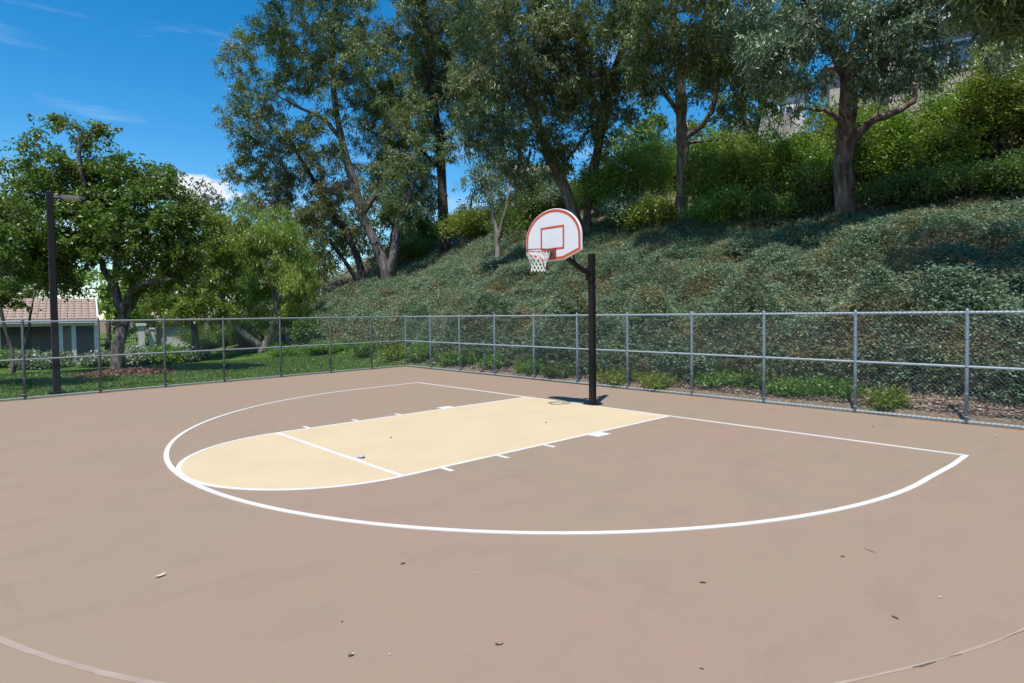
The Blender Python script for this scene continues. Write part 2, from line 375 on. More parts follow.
ad = nt.nodes.new('ShaderNodeMath'); ad.operation = 'MULTIPLY_ADD'; ad.inputs[1].default_value = -.10; nt.links.new(n3.outputs['Fac'], ad.inputs[0]); nt.links.new(vl.outputs['Value'], ad.inputs[2])
c4 = nt.nodes.new('ShaderNodeValToRGB'); e4 = c4.color_ramp.elements; e4[0].position = .0; e4[0].color = (.95, .95, .95, 1); e4[1].position = .016; e4[1].color = (0, 0, 0, 1); nt.links.new(ad.outputs[0], c4.inputs[0])
mx3 = nt.nodes.new('ShaderNodeMixRGB'); mx3.inputs['Color2'].default_value = (6.6, 6.9, 7.4, 1); nt.links.new(c4.outputs[0], mx3.inputs['Fac']); nt.links.new(mx2.outputs[0], mx3.inputs['Color1'])
nt.links.new(mx3.outputs[0], bg.inputs['Color']); nt.links.new(bg.outputs[0], wo.inputs[0])

sd = bpy.data.lights.new('sun', 'SUN'); sd.energy = 4.7; sd.angle = R(.53); sd.color = (1, .95, .88)
so = bpy.data.objects.new('sun', sd); COL.objects.link(so)
so.rotation_euler = Vector(SUNV).to_track_quat('Z', 'Y').to_euler(); so.location = (0, 0, 40)
sc.view_settings.view_transform = 'Standard'; sc.view_settings.look = 'None'
sc.view_settings.exposure = .36; sc.view_settings.gamma = 1

# ------------------------------------------------------------------ ground
FEN_Y = 2.72
FA = np.array([-10.98, FEN_Y]); FB = np.array([-10.26, -8.9])     # the left fence runs from the corner to here and on
def left_x(y): return FA[0]+(FB[0]-FA[0])*(FEN_Y-y)/(FEN_Y+8.9)

def build_ground():
    xs = np.unique(np.concatenate([np.linspace(-800, -90, 14), np.linspace(-90, -45, 24), np.linspace(-45, 22, 150), np.linspace(22, 60, 16), np.linspace(60, 800, 12)]))
    ys = np.unique(np.concatenate([np.linspace(-800, -60, 12), np.linspace(-60, 1.5, 50), np.linspace(1.5, 42, 120), np.linspace(42, 800, 20)]))
    X, Y = np.meshgrid(xs, ys); Z = terrain(X, Y)
    inside = (Y < FEN_Y+.05) & (X > left_x(Y)-.1)
    Z = np.where(inside, -.12, Z)
    nx, ny = len(xs), len(ys)
    b = MB()
    i = np.arange(ny-1)[:, None]*nx; j = np.arange(nx-1)[None]
    f = np.stack([i+j, i+j+1, i+nx+j+1, i+nx+j], -1).reshape(-1, 4)
    b.add(np.stack([X, Y, Z], -1).reshape(-1, 3), f)
    o = b.build('ground', M['ground'], smooth=True)
    lawn = ((Y < toe(X)-.2+vnoise(X*.6, Y*.6, 9)*.8) & (X < -9)).astype(np.float32)
    a = o.data.attributes.new('lawn', 'FLOAT', 'POINT'); a.data.foreach_set('value', lawn.ravel())
    structure(o)
build_ground()

def poly_slab(name, pts, z0, z1, mt, parent=None):
    b = MB(); n = len(pts)
    v = [(x, y, z1) for x, y in pts]+[(x, y, z0) for x, y in pts]
    b.add(v, [[i, (i+1) % n, n+(i+1) % n, n+i][::-1] for i in range(n)], None, [list(range(n)), list(range(2*n-1, n-1, -1))])
    return b.build(name, mt, parent)

cpts = [(FA[0]-.12, FEN_Y+.12), (left_x(-26)-.12, -26), (28, -26), (28, FEN_Y+.12)]
court = structure(poly_slab('court', cpts, -.14, 0, M['court']))

LW, FT, RA, R3, HW3 = 1.86, 5.70, 1.86, 6.10, 6.17
Y3 = -1.48
def strip(path, width, z, closed=False):
    """flat painted line along a path"""
    P = np.asarray(path, float); T = np.gradient(P, axis=0)
    if closed:
        T = np.roll(P, -1, 0)-np.roll(P, 1, 0)
    T /= np.linalg.norm(T, axis=1)[:, None]
    Nn = np.stack([-T[:, 1], T[:, 0]], -1)
    w = np.broadcast_to(np.asarray(width, float), (len(P),))[:, None]/2
    a = P+Nn*w; c = P-Nn*w
    k = len(P)
    v = np.concatenate([np.c_[a, np.full(k, z)], np.c_[c, np.full(k, z)]])
    rng = range(k if closed else k-1)
    return v, [[i, k+i, k+(i+1) % k, (i+1) % k] for i in rng]
def slab(b, path, w, z):
    v, f = strip(path, w, z); k = len(v)//2; lo = v.copy(); lo[:, 2] = .0004
    sides = [[2*k+i, i, i+1, 2*k+i+1][::-1] for i in range(k-1)]+[[3*k+i, k+i, k+i+1, 3*k+i+1] for i in range(k-1)]
    b.add(np.concatenate([v, lo]), f+sides)
LWD = .062
th = np.linspace(0, np.pi, 90)
# cream key
kp = [(LW, 0)]+[(LW, -FT)]+[(RA*math.cos(t), -FT-RA*math.sin(t)) for t in th[1:-1]]+[(-LW, -FT), (-LW, 0)]
b = MB(); b.add([(x, y, .0025) for x, y in kp], None, None, [list(range(len(kp)))[::-1]])
b.build('painted_key', M['key'], court)
def ln(name, path, w, z, extra=None):
    b = MB(); slab(b, path, w, z); return b.build(name, M['line'], court)
ln('key_outline', [(LW, .0), (LW, -FT/2), (LW, -FT)]+[(RA*math.cos(t), -FT-RA*math.sin(t)) for t in th[1:-1]]+[(-LW, -FT), (-LW, -FT/2), (-LW, 0)], LWD, .0045)
ln('free_throw_line', [(-LW, -FT), (0, -FT), (LW, -FT)], LWD*1.05, .0058)
phi = math.acos(min(1, HW3/R3)) if HW3 < R3 else 0
tp = [(HW3, 0), (HW3-.01, -.7)]+[(R3*math.cos(t)+(.0), Y3-R3*math.sin(t)) for t in np.linspace(.02, np.pi-.02, 160)]+[(-HW3+.01, -.7), (-HW3, 0)]
tp = [(x*(1.0135 if x > 0 else 1.0), y) for x, y in tp]
ln('three_point_line', tp, LWD*1.05, .0071)
ln('baseline', [(-HW3-.03, 0), (0, 0), (HW3*1.0135+.03, 0)], LWD*.9, .0084)
b = MB()
for sx in (-1, 1):
    for (yc, wd_) in ((-2.18, .32), (-3.32, .065), (-4.22, .065), (-5.14, .065)):
        x0, x1 = sx*(LW+.032), sx*(LW+.24)
        slab(b, [(x0, yc), (x1, yc)], wd_, .003)
b.build('lane_mark', M['line'], court)
# old joint of the round pad near the camera
JP = np.array([(3.25, -9.39), (4.32, -8.84), (6.86, -6.25), (7.39, -4.94)])
A = np.c_[2*JP, np.ones(4)]; sol = np.linalg.lstsq(A, (JP**2).sum(1), rcond=None)[0]
JC = sol[:2]; JR = math.sqrt(sol[2]+JC@JC)
a0 = math.atan2(*(JP[0]-JC)[::-1])-.22; a1 = math.atan2(*(JP[3]-JC)[::-1])+.5
ta = np.linspace(a0, a1, 300)
jw = .014+.03*sstep(.55, .2, (ta-a0)/(a1-a0))+.012*vnoise(ta*60, ta*0, 4)
b = MB(); v, f = strip(np.stack([JC[0]+JR*np.cos(ta)+.006*(vnoise(ta*90, ta*0, 5)-.5), JC[1]+JR*np.sin(ta)+.006*(vnoise(ta*80, ta*0, 6)-.5)], -1), jw*.8, .002); b.add(v, f)
b.build('joint_filler', M['joint'], court)
am = [math.atan2(*(JP[i]-JC)[::-1]) for i in range(4)]
b = MB()
for s0, s1, wmax in ((am[2]+.06, am[2]+.085, .016), (am[2]+.10, am[3]-.09, .004), (am[3]-.04, am[3]+.1, .004)):
    tb = np.linspace(s0, s1, 40); u = np.linspace(0, 1, 40)
    w_ = wmax*np.sin(u*np.pi)**.5*(.45+.55*vnoise(tb*300, tb*0, 8))+.0005
    v, f = strip(np.stack([JC[0]+(JR+.008)*np.cos(tb)+.01*(vnoise(tb*120, tb*0, 5)-.5), JC[1]+(JR+.008)*np.sin(tb)], -1), w_, .004); b.add(v, f)
b.build('crack', M['crack'], court)

# ------------------------------------------------------------------ fences
def fence(label, A, B, posts, hh, pm='galv_post', rm='galv'):
    A = np.array(A, float); B = np.array(B, float)
    L = np.linalg.norm(B-A); t = (B-A)/L; nn = np.array([-t[1], t[0]])
    root = empty('chain_link_fence', (A[0], A[1], 0), label, 'fence')
    P = lambda s, z, o=0: np.array([A[0]+t[0]*s+nn[0]*o, A[1]+t[1]*s+nn[1]*o, z])
    for s in posts:
        b = MB(); b.tube([P(s, -.02), P(s, hh*.5), P(s, hh+.0), P(s, hh+.03), P(s, hh+.05)], [.03, .03, .03, .026, .008], 10)
        for z in (.12, hh*.27, hh*.51, hh*.76): b.tube([P(s, z-.012), P(s, z+.012)], .034, 10)
        b.build('post', M[pm], root, smooth=True)
    b = MB(); b.tube([P(0, hh-.02), P(L/2, hh-.02), P(L, hh-.02)], .0235, 10); b.build('top_rail', M[rm], root)
    b = MB(); b.tube([P(0, hh*.51, .0), P(L/2, hh*.51), P(L, hh*.51)], .021, 10); b.build('middle_rail', M[rm], root)
    b = MB(); b.tube([P(0, .04), P(L/2, .04), P(L, .04)], .0235, 10); b.build('bottom_rail', M[rm], root)
    # woven wire on the court side, leaning wires in two families, each slightly waved
    b = MB(); wr = .0009; z0, z1 = .03, hh-.01
    hgt = z1-z0; step = .073
    side = P(0, 0, 1)[:2]-A
    for fam in (1, -1):
        s = -hgt
        while s < L+hgt:
            sa, sb = (s, s+hgt) if fam == 1 else (s+hgt, s)
            za, zb = z0, z1
            # clip to 0..L
            lo, hi = min(sa, sb), max(sa, sb)
            if hi > 0 and lo < L:
                def zz(q): return z0+(q-sa)/(sb-sa)*hgt
                qa, qb = max(lo, 0), min(hi, L)
                if qb-qa > .05:
                    off = -.036+fam*.0021
                    pa, pb = P(qa, zz(qa), off), P(qb, zz(qb), off)
                    dirv = (pb-pa)/np.linalg.norm(pb-pa); up = np.cross(dirv, np.r_[nn, 0]); n3 = np.r_[nn, 0]
                    ring = [up*wr, -up*wr*.5+n3*wr*.87, -up*wr*.5-n3*wr*.87]
                    b.add([pa+q for q in ring]+[pb+q for q in ring], [[0, 1, 4, 3], [1, 2, 5, 4], [2, 0, 3, 5]])
            s += step
    for zz_ in (z0+.015, z1-.01):     # twisted selvedge
        n_ = int(L/.073)
        for q in range(n_):
            s = q*.073
            b.add([P(s, zz_-.02, -.04), P(s+.012, zz_-.02, -.04), P(s+.045, zz_+.025, -.04), P(s+.033, zz_+.025, -.04)], [[0, 1, 2, 3]])
    b.build('chain_link_mesh', M['wire'], root)
    return root
HF = 1.86
pp = [.0]+[q+10.98 for q in (-9.4, -7.75, -5.99, -4.28, -2.64, -1.0, .77, 2.42, 4.13, 5.80, 7.5, 9.15)]
fence('galvanised chain link fence between the court and the shrub covered slope', FA, (9.3, FEN_Y-.09), [p for p in pp if p < 20.3], HF)
ly = [1.25, -.33, -2.05, -3.75, -5.3, -6.8, -8.3, -9.9, -11.5]
dl = np.linalg.norm(FB-FA)/(FEN_Y+8.9)
fence('galvanised chain link fence between the court and the lawn', FA+np.array([.0, -.06]), (left_x(-11.6), -11.6), [(FEN_Y-.06-y)*dl for y in ly], HF, 'galv_dull', 'galv_dark_rail')

# ------------------------------------------------------------------ basketball hoop
def hoop():
    X0, YP, YB, ZR = -.04, .14, -1.0, 3.09
    root = empty('basketball_hoop', (X0, YP, 0), 'basketball hoop on a black post at the end of the cream key', 'basketball hoop')
    b = MB(); w = .12
    # square tube with rounded corners
    def sq(w, r, n=4):
        out = []
        for cx_, cy_, a in ((1, 1, 0), (-1, 1, 90), (-1, -1, 180), (1, -1, 270)):
            for q in range(n+1):
                t = R(a+90*q/n); out.append((cx_*(w/2-r)+r*math.cos(t), cy_*(w/2-r)+r*math.sin(t)))
        return out
    pts = sq(w, .018); n = len(pts); zt = 3.11
    b.add([(X0+x, YP+y, -.02) for x, y in pts]+[(X0+x, YP+y, zt) for x, y in pts]+[(X0+x*.86, YP+y*.86, zt+.012) for x, y in pts],
          [[i, (i+1) % n, n+(i+1) % n, n+i] for i in range(n)]+[[n+i, n+(i+1) % n, 2*n+(i+1) % n, 2*n+i] for i in range(n)], None, [list(range(2*n, 3*n))])
    b.build('post', M['black'], root)
    b = MB(); b.box((X0, YP, .012), (.30, .30, .024)); 
    for sx in (-1, 1):
        for sy in (-1, 1): b.tube([(X0+sx*.115, YP+sy*.115, .02), (X0+sx*.115, YP+sy*.115, .05)], .016, 6)
    b.build('base_plate', M['black'], root)
    b = MB()
    for x in (0,):
        b.tube([(X0+x, YP-.06, 2.70), (X0+x, YP-.30, 2.78), (X0+x, YP-.72, 2.97), (X0+x, YB+.10, 3.12), (X0+x, YB+.03, 3.13)], .055, 12)
    b.box((X0, YP-.085, 2.70), (.17, .02, .26)); b.box((X0, YB+.035, 3.15), (.36, .03, .30))
    for sx in (-1, 1): b.tube([(X0+sx*.05, YB+.55, 2.95), (X0+sx*.35, YB+.05, 3.36)], .02, 8)
    b.build('support_arm', M['black'], root, smooth=False)
    # fan backboard
    hw, zb, zs, zm, zt = .725, 2.915, 3.07, 3.33, 3.91
    def fan(s):
        """outline inset by s (m)"""
        o = [(-.28+s*.4, zb+s), (.28-s*.4, zb+s), (hw-s, zs+s*.6), (hw-s, zm)]
        for q in range(1, 24):
            t = R(90-90*(1-q/24)*1) if False else math.pi*q/24
            o.append(((hw-s)*math.cos(t), zm+(zt-s-zm)*math.sin(t)))
        o += [(-hw+s, zm), (-hw+s, zs+s*.6)]
        return o
    o0 = fan(0); n = len(o0); b = MB(); TH = .04
    rimo = fan(.008)
    b.add([(X0+x, YB-TH, z) for x, z in rimo]+[(X0+x, YB-TH+.008, z) for x, z in o0]+[(X0+x, YB, z) for x, z in o0],
          [[i, (i+1) % n, n+(i+1) % n, n+i][::1] for i in range(n)]+[[n+i, n+(i+1) % n, 2*n+(i+1) % n, 2*n+i] for i in range(n)], None,
          [list(range(n)), list(range(3*n-1, 2*n-1, -1))])
    bb = b.build('backboard', M['board'], root)
    o1, o2 = fan(.016), fan(.068); b = MB(); yf = YB-TH-.0025
    b.add([(X0+x, yf, z) for x, z in o1]+[(X0+x, yf, z) for x, z in o2], [[i, (i+1) % n, n+(i+1) % n, n+i] for i in range(n)])
    b.build('border_stripe', M['orange'], bb)
    b = MB(); x0, x1, z0, z1, t = -.31, .31, 3.12, 3.575, .04
    for xa, xb, za, zb_ in ((x0, x0+t, z0, z1), (x1-t, x1, z0, z1), (x0+t, x1-t, z0, z0+t), (x0+t, x1-t, z1-t, z1)):
        b.add([(X0+xa, yf-.001, za), (X0+xb, yf-.001, za), (X0+xb, yf-.001, zb_), (X0+xa, yf-.001, zb_)], [[0, 1, 2, 3]])
    b.build('target_square', M['orange'], bb)
    # rim
    RR = .232; yc = YB-TH-.16-RR
    ang = np.linspace(0, 2*np.pi, 49)
    b = MB(); b.tube([(X0+RR*math.cos(a), yc+RR*math.sin(a), ZR) for a in ang], .011, 8, cap=False)
    b.box((X0, YB-TH-.018, ZR-.03), (.20, .03, .17)); b.box((X0, YB-TH-.085, ZR-.012), (.13, .13, .022))
    for sx in (-1, 1): b.tube([(X0+sx*.17, yc+.16, ZR), (X0+sx*.09, YB-TH-.03, ZR-.075)], .009, 6)
    for a in ang[:-1:4]: b.tube([(X0+RR*math.cos(a), yc+RR*math.sin(a), ZR-.008), (X0+RR*math.cos(a)*.97, yc+RR*math.sin(a)*.97, ZR-.03)], .005, 5)
    rm = b.build('rim', M['rim'], root)
    b = MB(); K = 12
    levels = [(0, RR-.005), (.08, .205), (.155, .165), (.23, .14), (.305, .13), (.37, .14)]
    def pt(k, lv, off):
        dz, rr = levels[lv]; a = (k+off)*2*np.pi/K
        return np.array([X0+rr*math.cos(a), yc+rr*math.sin(a), ZR-.025-dz])
    for k in range(K):
        for lv in range(len(levels)-1):
            o0_, o1_ = (.5*(lv % 2)), (.5*((lv+1) % 2))
            for dk in ((0, 0), (0, -1)) if lv % 2 == 0 else ((0, 0), (0, 1)):
                a_, c_ = pt(k, lv, o0_), pt(k+dk[1], lv+1, o1_)
                mid = (a_+c_)/2+np.array([0, 0, -.008])
                b.tube([a_, mid, c_], .0065, 5)
    b.build('net', M['net'], rm)
hoop()

# ------------------------------------------------------------------ lamp post
def lamp():
    bx, by = -11.36, -7.58
    root = empty('lamp_post', (bx, by, -.03), 'tall dark square lamp post beside the left fence', 'lamp post')
    top = at(48.5, 193, float((np.array([bx, by, 0])-CAM) @ _fw))
    zt = top[2]; b = MB()
    lx, ly_ = (top[0]-bx)*.55, (top[1]-by)*.55
    w = .075
    def ring(z, k):
        return [(bx+lx*z/zt+k*sx*w, by+ly_*z/zt+k*sy*w, z) for sx, sy in ((-1, -.8), (-.8, -1), (.8, -1), (1, -.8), (1, .8), (.8, 1), (-.8, 1), (-1, .8))]
    v = ring(-.05, 1)+ring(zt, 1)+ring(zt+.02, .8)
    b.add(v, [[i, (i+1) % 8, 8+(i+1) % 8, 8+i] for i in range(8)]+[[8+i, 8+(i+1) % 8, 16+(i+1) % 8, 16+i] for i in range(8)], None, [list(range(16, 24))])
    b.build('pole', M['black'], root)
    b = MB(); b.box((bx, by, .01), (.34, .34, .05)); b.build('base_plate', M['black'], root)
    dx = np.array([.35, .94, 0]); tx = np.array([bx+lx, by+ly_, zt-.12])
    b = MB(); b.tube([tx, tx+dx*.15, tx+dx*.25], .045, 8); b.build('arm', M['lampgrey'], root)
    rz = math.atan2(dx[1], dx[0]); hd = empty_part = None
    b = MB(); c = tx+dx*.48
    Rz = np.array([[math.cos(rz), -math.sin(rz), 0], [math.sin(rz), math.cos(rz), 0], [0, 0, 1]])
    sec = [(-.27, .09, .05), (-.21, .14, .065), (.18, .15, .055), (.30, .10, .02)]
    vv = []
    for x_, w_, h_ in sec: vv += [(x_, -w_, -.03), (x_, w_, -.03), (x_, w_*.8, h_), (x_, -w_*.8, h_)]
    ff = []
    for i in range(3): ff += [[4*i+j, 4*i+(j+1) % 4, 4*i+4+(j+1) % 4, 4*i+4+j] for j in range(4)]
    b.add(np.array(vv) @ Rz.T+c, ff, None, [[3, 2, 1, 0], [12, 13, 14, 15]])
    lh = b.build('lamp_head', M['lampgrey'], root)
    b = MB(); b.box(c+np.array([0, 0, -.036]), (.36, .2, .012), rz); b.build('lens', M['lens'], lh)
lamp()

# ------------------------------------------------------------------ foliage machinery
def unit(v): return v/(np.linalg.norm(v, axis=-1, keepdims=True)+1e-12)

def leaves(b, c, d, ln_, wd_, nrm=None):
    """pointed leaf quads: centre c, axis d, length, width"""
    n = len(c)
    d = unit(d)
    q = RNG.normal(size=(n, 3)) if nrm is None else nrm
    s = unit(np.cross(d, q))
    nn = np.cross(s, d)
    ln_ = np.broadcast_to(ln_, (n,))[:, None]; wd_ = np.broadcast_to(wd_, (n,))[:, None]
    base = c-d*ln_*.5; tip = c+d*ln_*.5-nn*ln_*.08
    l = c-s*wd_*.5-d*ln_*.06; r = c+s*wd_*.5-d*ln_*.06
    v = np.stack([base, r, tip, l], 1).reshape(-1, 3)
    b.add(v, np.arange(4*n).reshape(n, 4))

def curve(pts, sub=4):
    """Catmull-Rom through rows (x,y,z,r)"""
    P = np.asarray(pts, float); P = np.vstack([2*P[0]-P[1], P, 2*P[-1]-P[-2]])
    out = []
    for i in range(1, len(P)-2):
        for t in np.arange(sub)/sub:
            a, b_, c, d = P[i-1:i+3]
            out.append(.5*((2*b_)+(c-a)*t+(2*a-5*b_+4*c-d)*t*t+(-a+3*b_-3*c+d)*t**3))
    out.append(P[-2]); o = np.array(out); o[:, 3] = np.maximum(o[:, 3], .008); return o

GD = 2.2
def tree(name, label, cat, base, stems, blobs, leafm, barkm, lsize=(.2, .05), per=110, clump=.55, dens=1.0, hang=.6, group=None,
         depth=None, flat=.75, spread=1.0, twig=1.0, gz=None, wander=.25, lean=0.0, dmul=1.0):
    """base: pixel of the foot (x,y) on the terrain; stems: polylines (px,py,width px); blobs: (px,py,rx,ry[,weight]) crown masses"""
    if depth is None:
        g, depth = on_ground(*base)
    else:
        g = at(base[0], base[1], depth)
    gzv = float(terrain(g[0], g[1])); g[2] = gzv
    root = empty(name, g, label, cat, group)
    hfw = unit(np.array([_fw[0], _fw[1], 0.0])); pxm = FOC/depth
    tb = MB(); nodes = []; nrad = []
    for si, st in enumerate(stems):
        rows = []
        dz = 0
        ph = RNG.uniform(0, 6)
        for i, q in enumerate(st):
            w_ = RNG.normal()*wander*.5 if (i > 0) else 0
            dz += w_ if si == 0 else (w_+(.35*RNG.choice([-1, 1]) if i == 1 else 0))
            p = at(q[0], q[1], depth+lean*.75*min(1.6, max(0, (base[1]-q[1])/160)))+hfw*dz
            rows.append((*p, q[2]/pxm/2))
        if si > 0 and nodes:      # root the limb on the nearest wood
            nn_ = np.array(nodes); k = np.argmin(np.linalg.norm(nn_-np.array(rows[0][:3]), axis=1))
            off = nn_[k]-np.array(rows[0][:3])
            if np.linalg.norm(off) < 2.5:
                rows = [(*(np.array(r_[:3])+off*max(0, 1-i_*.5)), r_[3]) for i_, r_ in enumerate(rows)]
        c = curve(rows, 4)
        if si == 0 or math.hypot(st[0][0]-base[0], st[0][1]-base[1]) < 12:
            c[0, 2] = min(c[0, 2], float(terrain(c[0, 0], c[0, 1])))-.15
            c[0, 3] *= 1.18
            if len(c) > 2: c[1, 3] *= 1.05
        big = c[0, 3] > .08
        c[:, :3] += (RNG.normal(size=(len(c), 3))*.02)*(c[:, 3:4] > .03)
        tb.tube(c[:, :3], c[:, 3]*(1+.06*RNG.normal(size=len(c))), 10 if big else 6)
        nodes += [tuple(p) for p in c[1:, :3]]; nrad += list(c[1:, 3])
    nodes = np.array(nodes); nrad = np.array(nrad)
    lb = MB()
    cen = []
    for bl in blobs:
        x, y, rx, ry = bl[:4]; wt = bl[4] if len(bl) > 4 else 1.0
        rxm, rym = rx/pxm, ry/pxm; rz_ = (rxm+rym)/2*spread
        off = hfw*RNG.normal()*rz_*.35
        c0 = at(x, y, depth+(bl[5] if len(bl) > 5 else lean*min(1.9, max(0, (base[1]-y)/125))))+off
        vol = rxm*rym*rz_*4.19
        k = max(3, int(GD*dmul*dens*wt*vol**.8*1.25/(clump/.55)**2.4))
        u_ = unit(RNG.normal(size=(k, 3)))*(RNG.uniform(.12, 1, size=(k, 1))**.45)
        pts = c0+u_[:, :1]*rxm*_r0+u_[:, 1:2]*rz_*hfw+u_[:, 2:3]*rym*np.array([0, 0, 1.0])
        cen.append(pts)
    cen = np.concatenate(cen)
    gz_ = terrain(cen[:, 0], cen[:, 1]); cen = cen[cen[:, 2] > gz_+.25]
    # twigs: join each clump to the nearest wood, growing outwards
    d0 = np.array([np.min(np.linalg.norm(nodes-c, axis=1)) for c in cen]); order = np.argsort(d0)
    for k in order:
        c = cen[k]; dv = c-nodes; dist = np.linalg.norm(dv, axis=1)
        cost = dist+.9*np.maximum(0, nodes[:, 2]-c[2])
        j = int(np.argmin(cost)); a = nodes[j]; L_ = dist[j]
        if L_ < .05: continue
        ra = min(nrad[j]*.75, (.012+.011*L_)*twig); rb = max(.004, ra*.4)
        m1 = a+(c-a)*.33+np.array([0, 0, .10*L_])+RNG.normal(size=3)*.05*L_
        m2 = a+(c-a)*.68+np.array([0, 0, .10*L_])+RNG.normal(size=3)*.05*L_
        tb.tube([a, m1, m2, c], [ra, ra*.8, ra*.6, rb], 5, cap=False)
        nodes = np.vstack([nodes, m1, m2, c]); nrad = np.r_[nrad, ra*.8, ra*.6, rb]
    tb.build('trunk', barkm, root, smooth=True)
    # leaves: several sprays per clump
    K = len(cen); sprays = 7
    cs = np.repeat(cen, sprays, 0)
    rr = clump*RNG.uniform(.6, 1.35, size=(len(cs), 1))
    dirs = unit(RNG.normal(size=cs.shape)); dirs[:, 2] *= flat
    sc_ = cs+dirs*rr*RNG.uniform(.15, 1, size=(len(cs), 1))
    n = max(4, int(per*1.35/sprays))
    t_ = RNG.uniform(-.5, .6, size=(len(cs)*n, 1))
    cc = np.repeat(sc_, n, 0)
    dd = np.repeat(unit(dirs+np.array([0, 0, -hang])), n, 0)
    pos = cc+dd*t_*clump*.95+RNG.normal(size=cc.shape)*clump*.16
    ld = dd*.7+RNG.normal(size=cc.shape)*.55+np.array([0, 0, -hang*.8])
    gzz = terrain(pos[:, 0], pos[:, 1]); ok = pos[:, 2] > gzz+.02
    pos, ld = pos[ok], ld[ok]
    sz = RNG.uniform(.65, 1.3, size=len(pos))
    leaves(lb, pos, ld, lsize[0]*sz, lsize[1]*sz)
    lb.build('crown', leafm, root)
    return root

def shrub(name, label, base, rx, ry, leafm, lsize=(.10, .05), per=60, group=None, dens=1.0, clump=.35, up=.25, stemmat=None, cat='shrub', depth=None, squat=1.0):
    """base: pixel of the foot's middle; rx, ry: half width and full height in pixels"""
    if depth is None: g, depth = on_ground(*base)
    else: g = at(base[0], base[1], depth)
    g[2] = float(terrain(g[0], g[1]))
    root = empty(name, g, label, cat, group)
    pxm = FOC/depth; a = rx/pxm; h = ry/pxm
    lobes = []
    nl = 7
    for i in range(nl):
        an = RNG.uniform(0, 6.28); q = RNG.uniform(.2, .75)
        lobes.append((np.array([math.cos(an)*a*q, math.sin(an)*a*q*squat, h*RNG.uniform(.35, .72)]), RNG.uniform(.35, .6)))
    lobes.append((np.array([0, 0, h*.55]), .7))
    cen = []
    for c, s in lobes:
        k = max(4, int(dens*(a*a*h)**.7*s*15*(.35/clump)**2))
        u_ = unit(RNG.normal(size=(k, 3)))*(RNG.uniform(.3, 1, size=(k, 1))**.4)
        cen.append(c+u_*np.array([a*s, a*s*squat, h*.45*s+.05]))
    ns_ = 16+int(a*6)
    az = RNG.uniform(0, 6.283, ns_); el = RNG.uniform(.15, 1.4, ns_); rr_ = RNG.uniform(.75, 1.22, ns_)
    cen.append(np.stack([np.cos(az)*np.cos(el)*a*rr_, np.sin(az)*np.cos(el)*a*rr_*squat, h*.2+np.sin(el)*h*.8*rr_], -1))
    cen = np.concatenate(cen)+g
    gz_ = terrain(cen[:, 0], cen[:, 1]); cen[:, 2] = np.maximum(cen[:, 2], gz_+.1)
    tb = MB()
    for i in range(min(len(cen), 26)):
        c = cen[i*len(cen)//min(len(cen), 26)]
        p0 = g+np.array([RNG.normal()*.08, RNG.normal()*.08, -.1])
        tb.tube([p0, (p0+c)/2+RNG.normal(size=3)*.1, c], [.035, .022, .008], 5, cap=False)
    tb.build('stem', stemmat or M['bark'], root)
    n = int(per*1.5); cc = np.repeat(cen, n, 0)
    pos = cc+RNG.normal(size=cc.shape)*np.repeat(RNG.uniform(.5, 1.5, size=(len(cen), 1)), n, 0)*clump*np.array([.55, .55, .45])
    gz_ = terrain(pos[:, 0], pos[:, 1]); ok = pos[:, 2] > gz_; pos = pos[ok]; cc = cc[ok]
    ld = unit(pos-cc)*.8+RNG.normal(size=pos.shape)*.5+np.array([0, 0, up])
    sz = RNG.uniform(.6, 1.35, size=len(pos)); lb = MB()
    leaves(lb, pos, ld, lsize[0]*sz, lsize[1]*sz)
    lb.build('foliage', leafm, root)
    return root

# ------------------------------------------------------------------ eucalyptus trees on the slope
EG = 'eucalyptus trees on the slope'
tree('eucalyptus_tree', 'tall eucalyptus leaning left, grey trunk forked low, at the left end of the slope', 'tree', (390, 293),
     [[(389, 294, 12), (384, 265, 11), (373, 240, 10), (361, 215, 8.5), (352, 180, 9), (341, 140, 7), (334, 100, 6), (331, 50, 5), (335, 0, 4), (338, -60, 2)],
      [(391, 290, 10), (396, 262, 9), (398, 235, 8), (407, 205, 6), (414, 184, 4), (420, 165, 1.5)],
      [(361, 215, 7), (372, 195, 6), (383, 180, 4), (389, 160, 2)],
      [(341, 140, 5), (322, 118, 4), (300, 108, 2.5), (270, 92, 1)]],
     [(262, 72, 38, 50), (300, 25, 45, 45), (332, 85, 30, 30), (285, -40, 60, 45), (345, 5, 36, 55), (255, 118, 26, 18), (345, 60, 28, 35), (300, 70, 30, 30), (405, 140, 30, 40), (392, 190, 26, 26), (370, 120, 28, 34), (375, 170, 24, 24), (410, 220, 20, 18), (230, 95, 16, 20, .7), (365, 60, 26, 40)],
     M['euc'], M['bark'], (.21, .055), per=110, group=EG, clump=.62)
tree('eucalyptus_tree', 'shorter bushy olive eucalyptus behind the leaning trunk, its dark foot left of it', 'tree', (363, 298),
     [[(363, 300, 9), (360, 270, 8), (348, 235, 6), (325, 200, 5), (303, 165, 4), (285, 135, 3)], [(345, 285, 5), (338, 262, 4), (330, 240, 3)]],
     [(262, 165, 34, 38), (300, 190, 38, 38), (330, 150, 34, 34), (290, 135, 30, 22), (345, 205, 30, 30), (322, 225, 26, 24), (250, 150, 20, 25), (268, 205, 28, 24), (240, 130, 18, 18), (290, 225, 26, 22), (320, 265, 20, 16), (350, 235, 22, 20)],
     M['euc3'], M['bark_dark'], (.20, .055), per=120, group=EG, clump=.62)
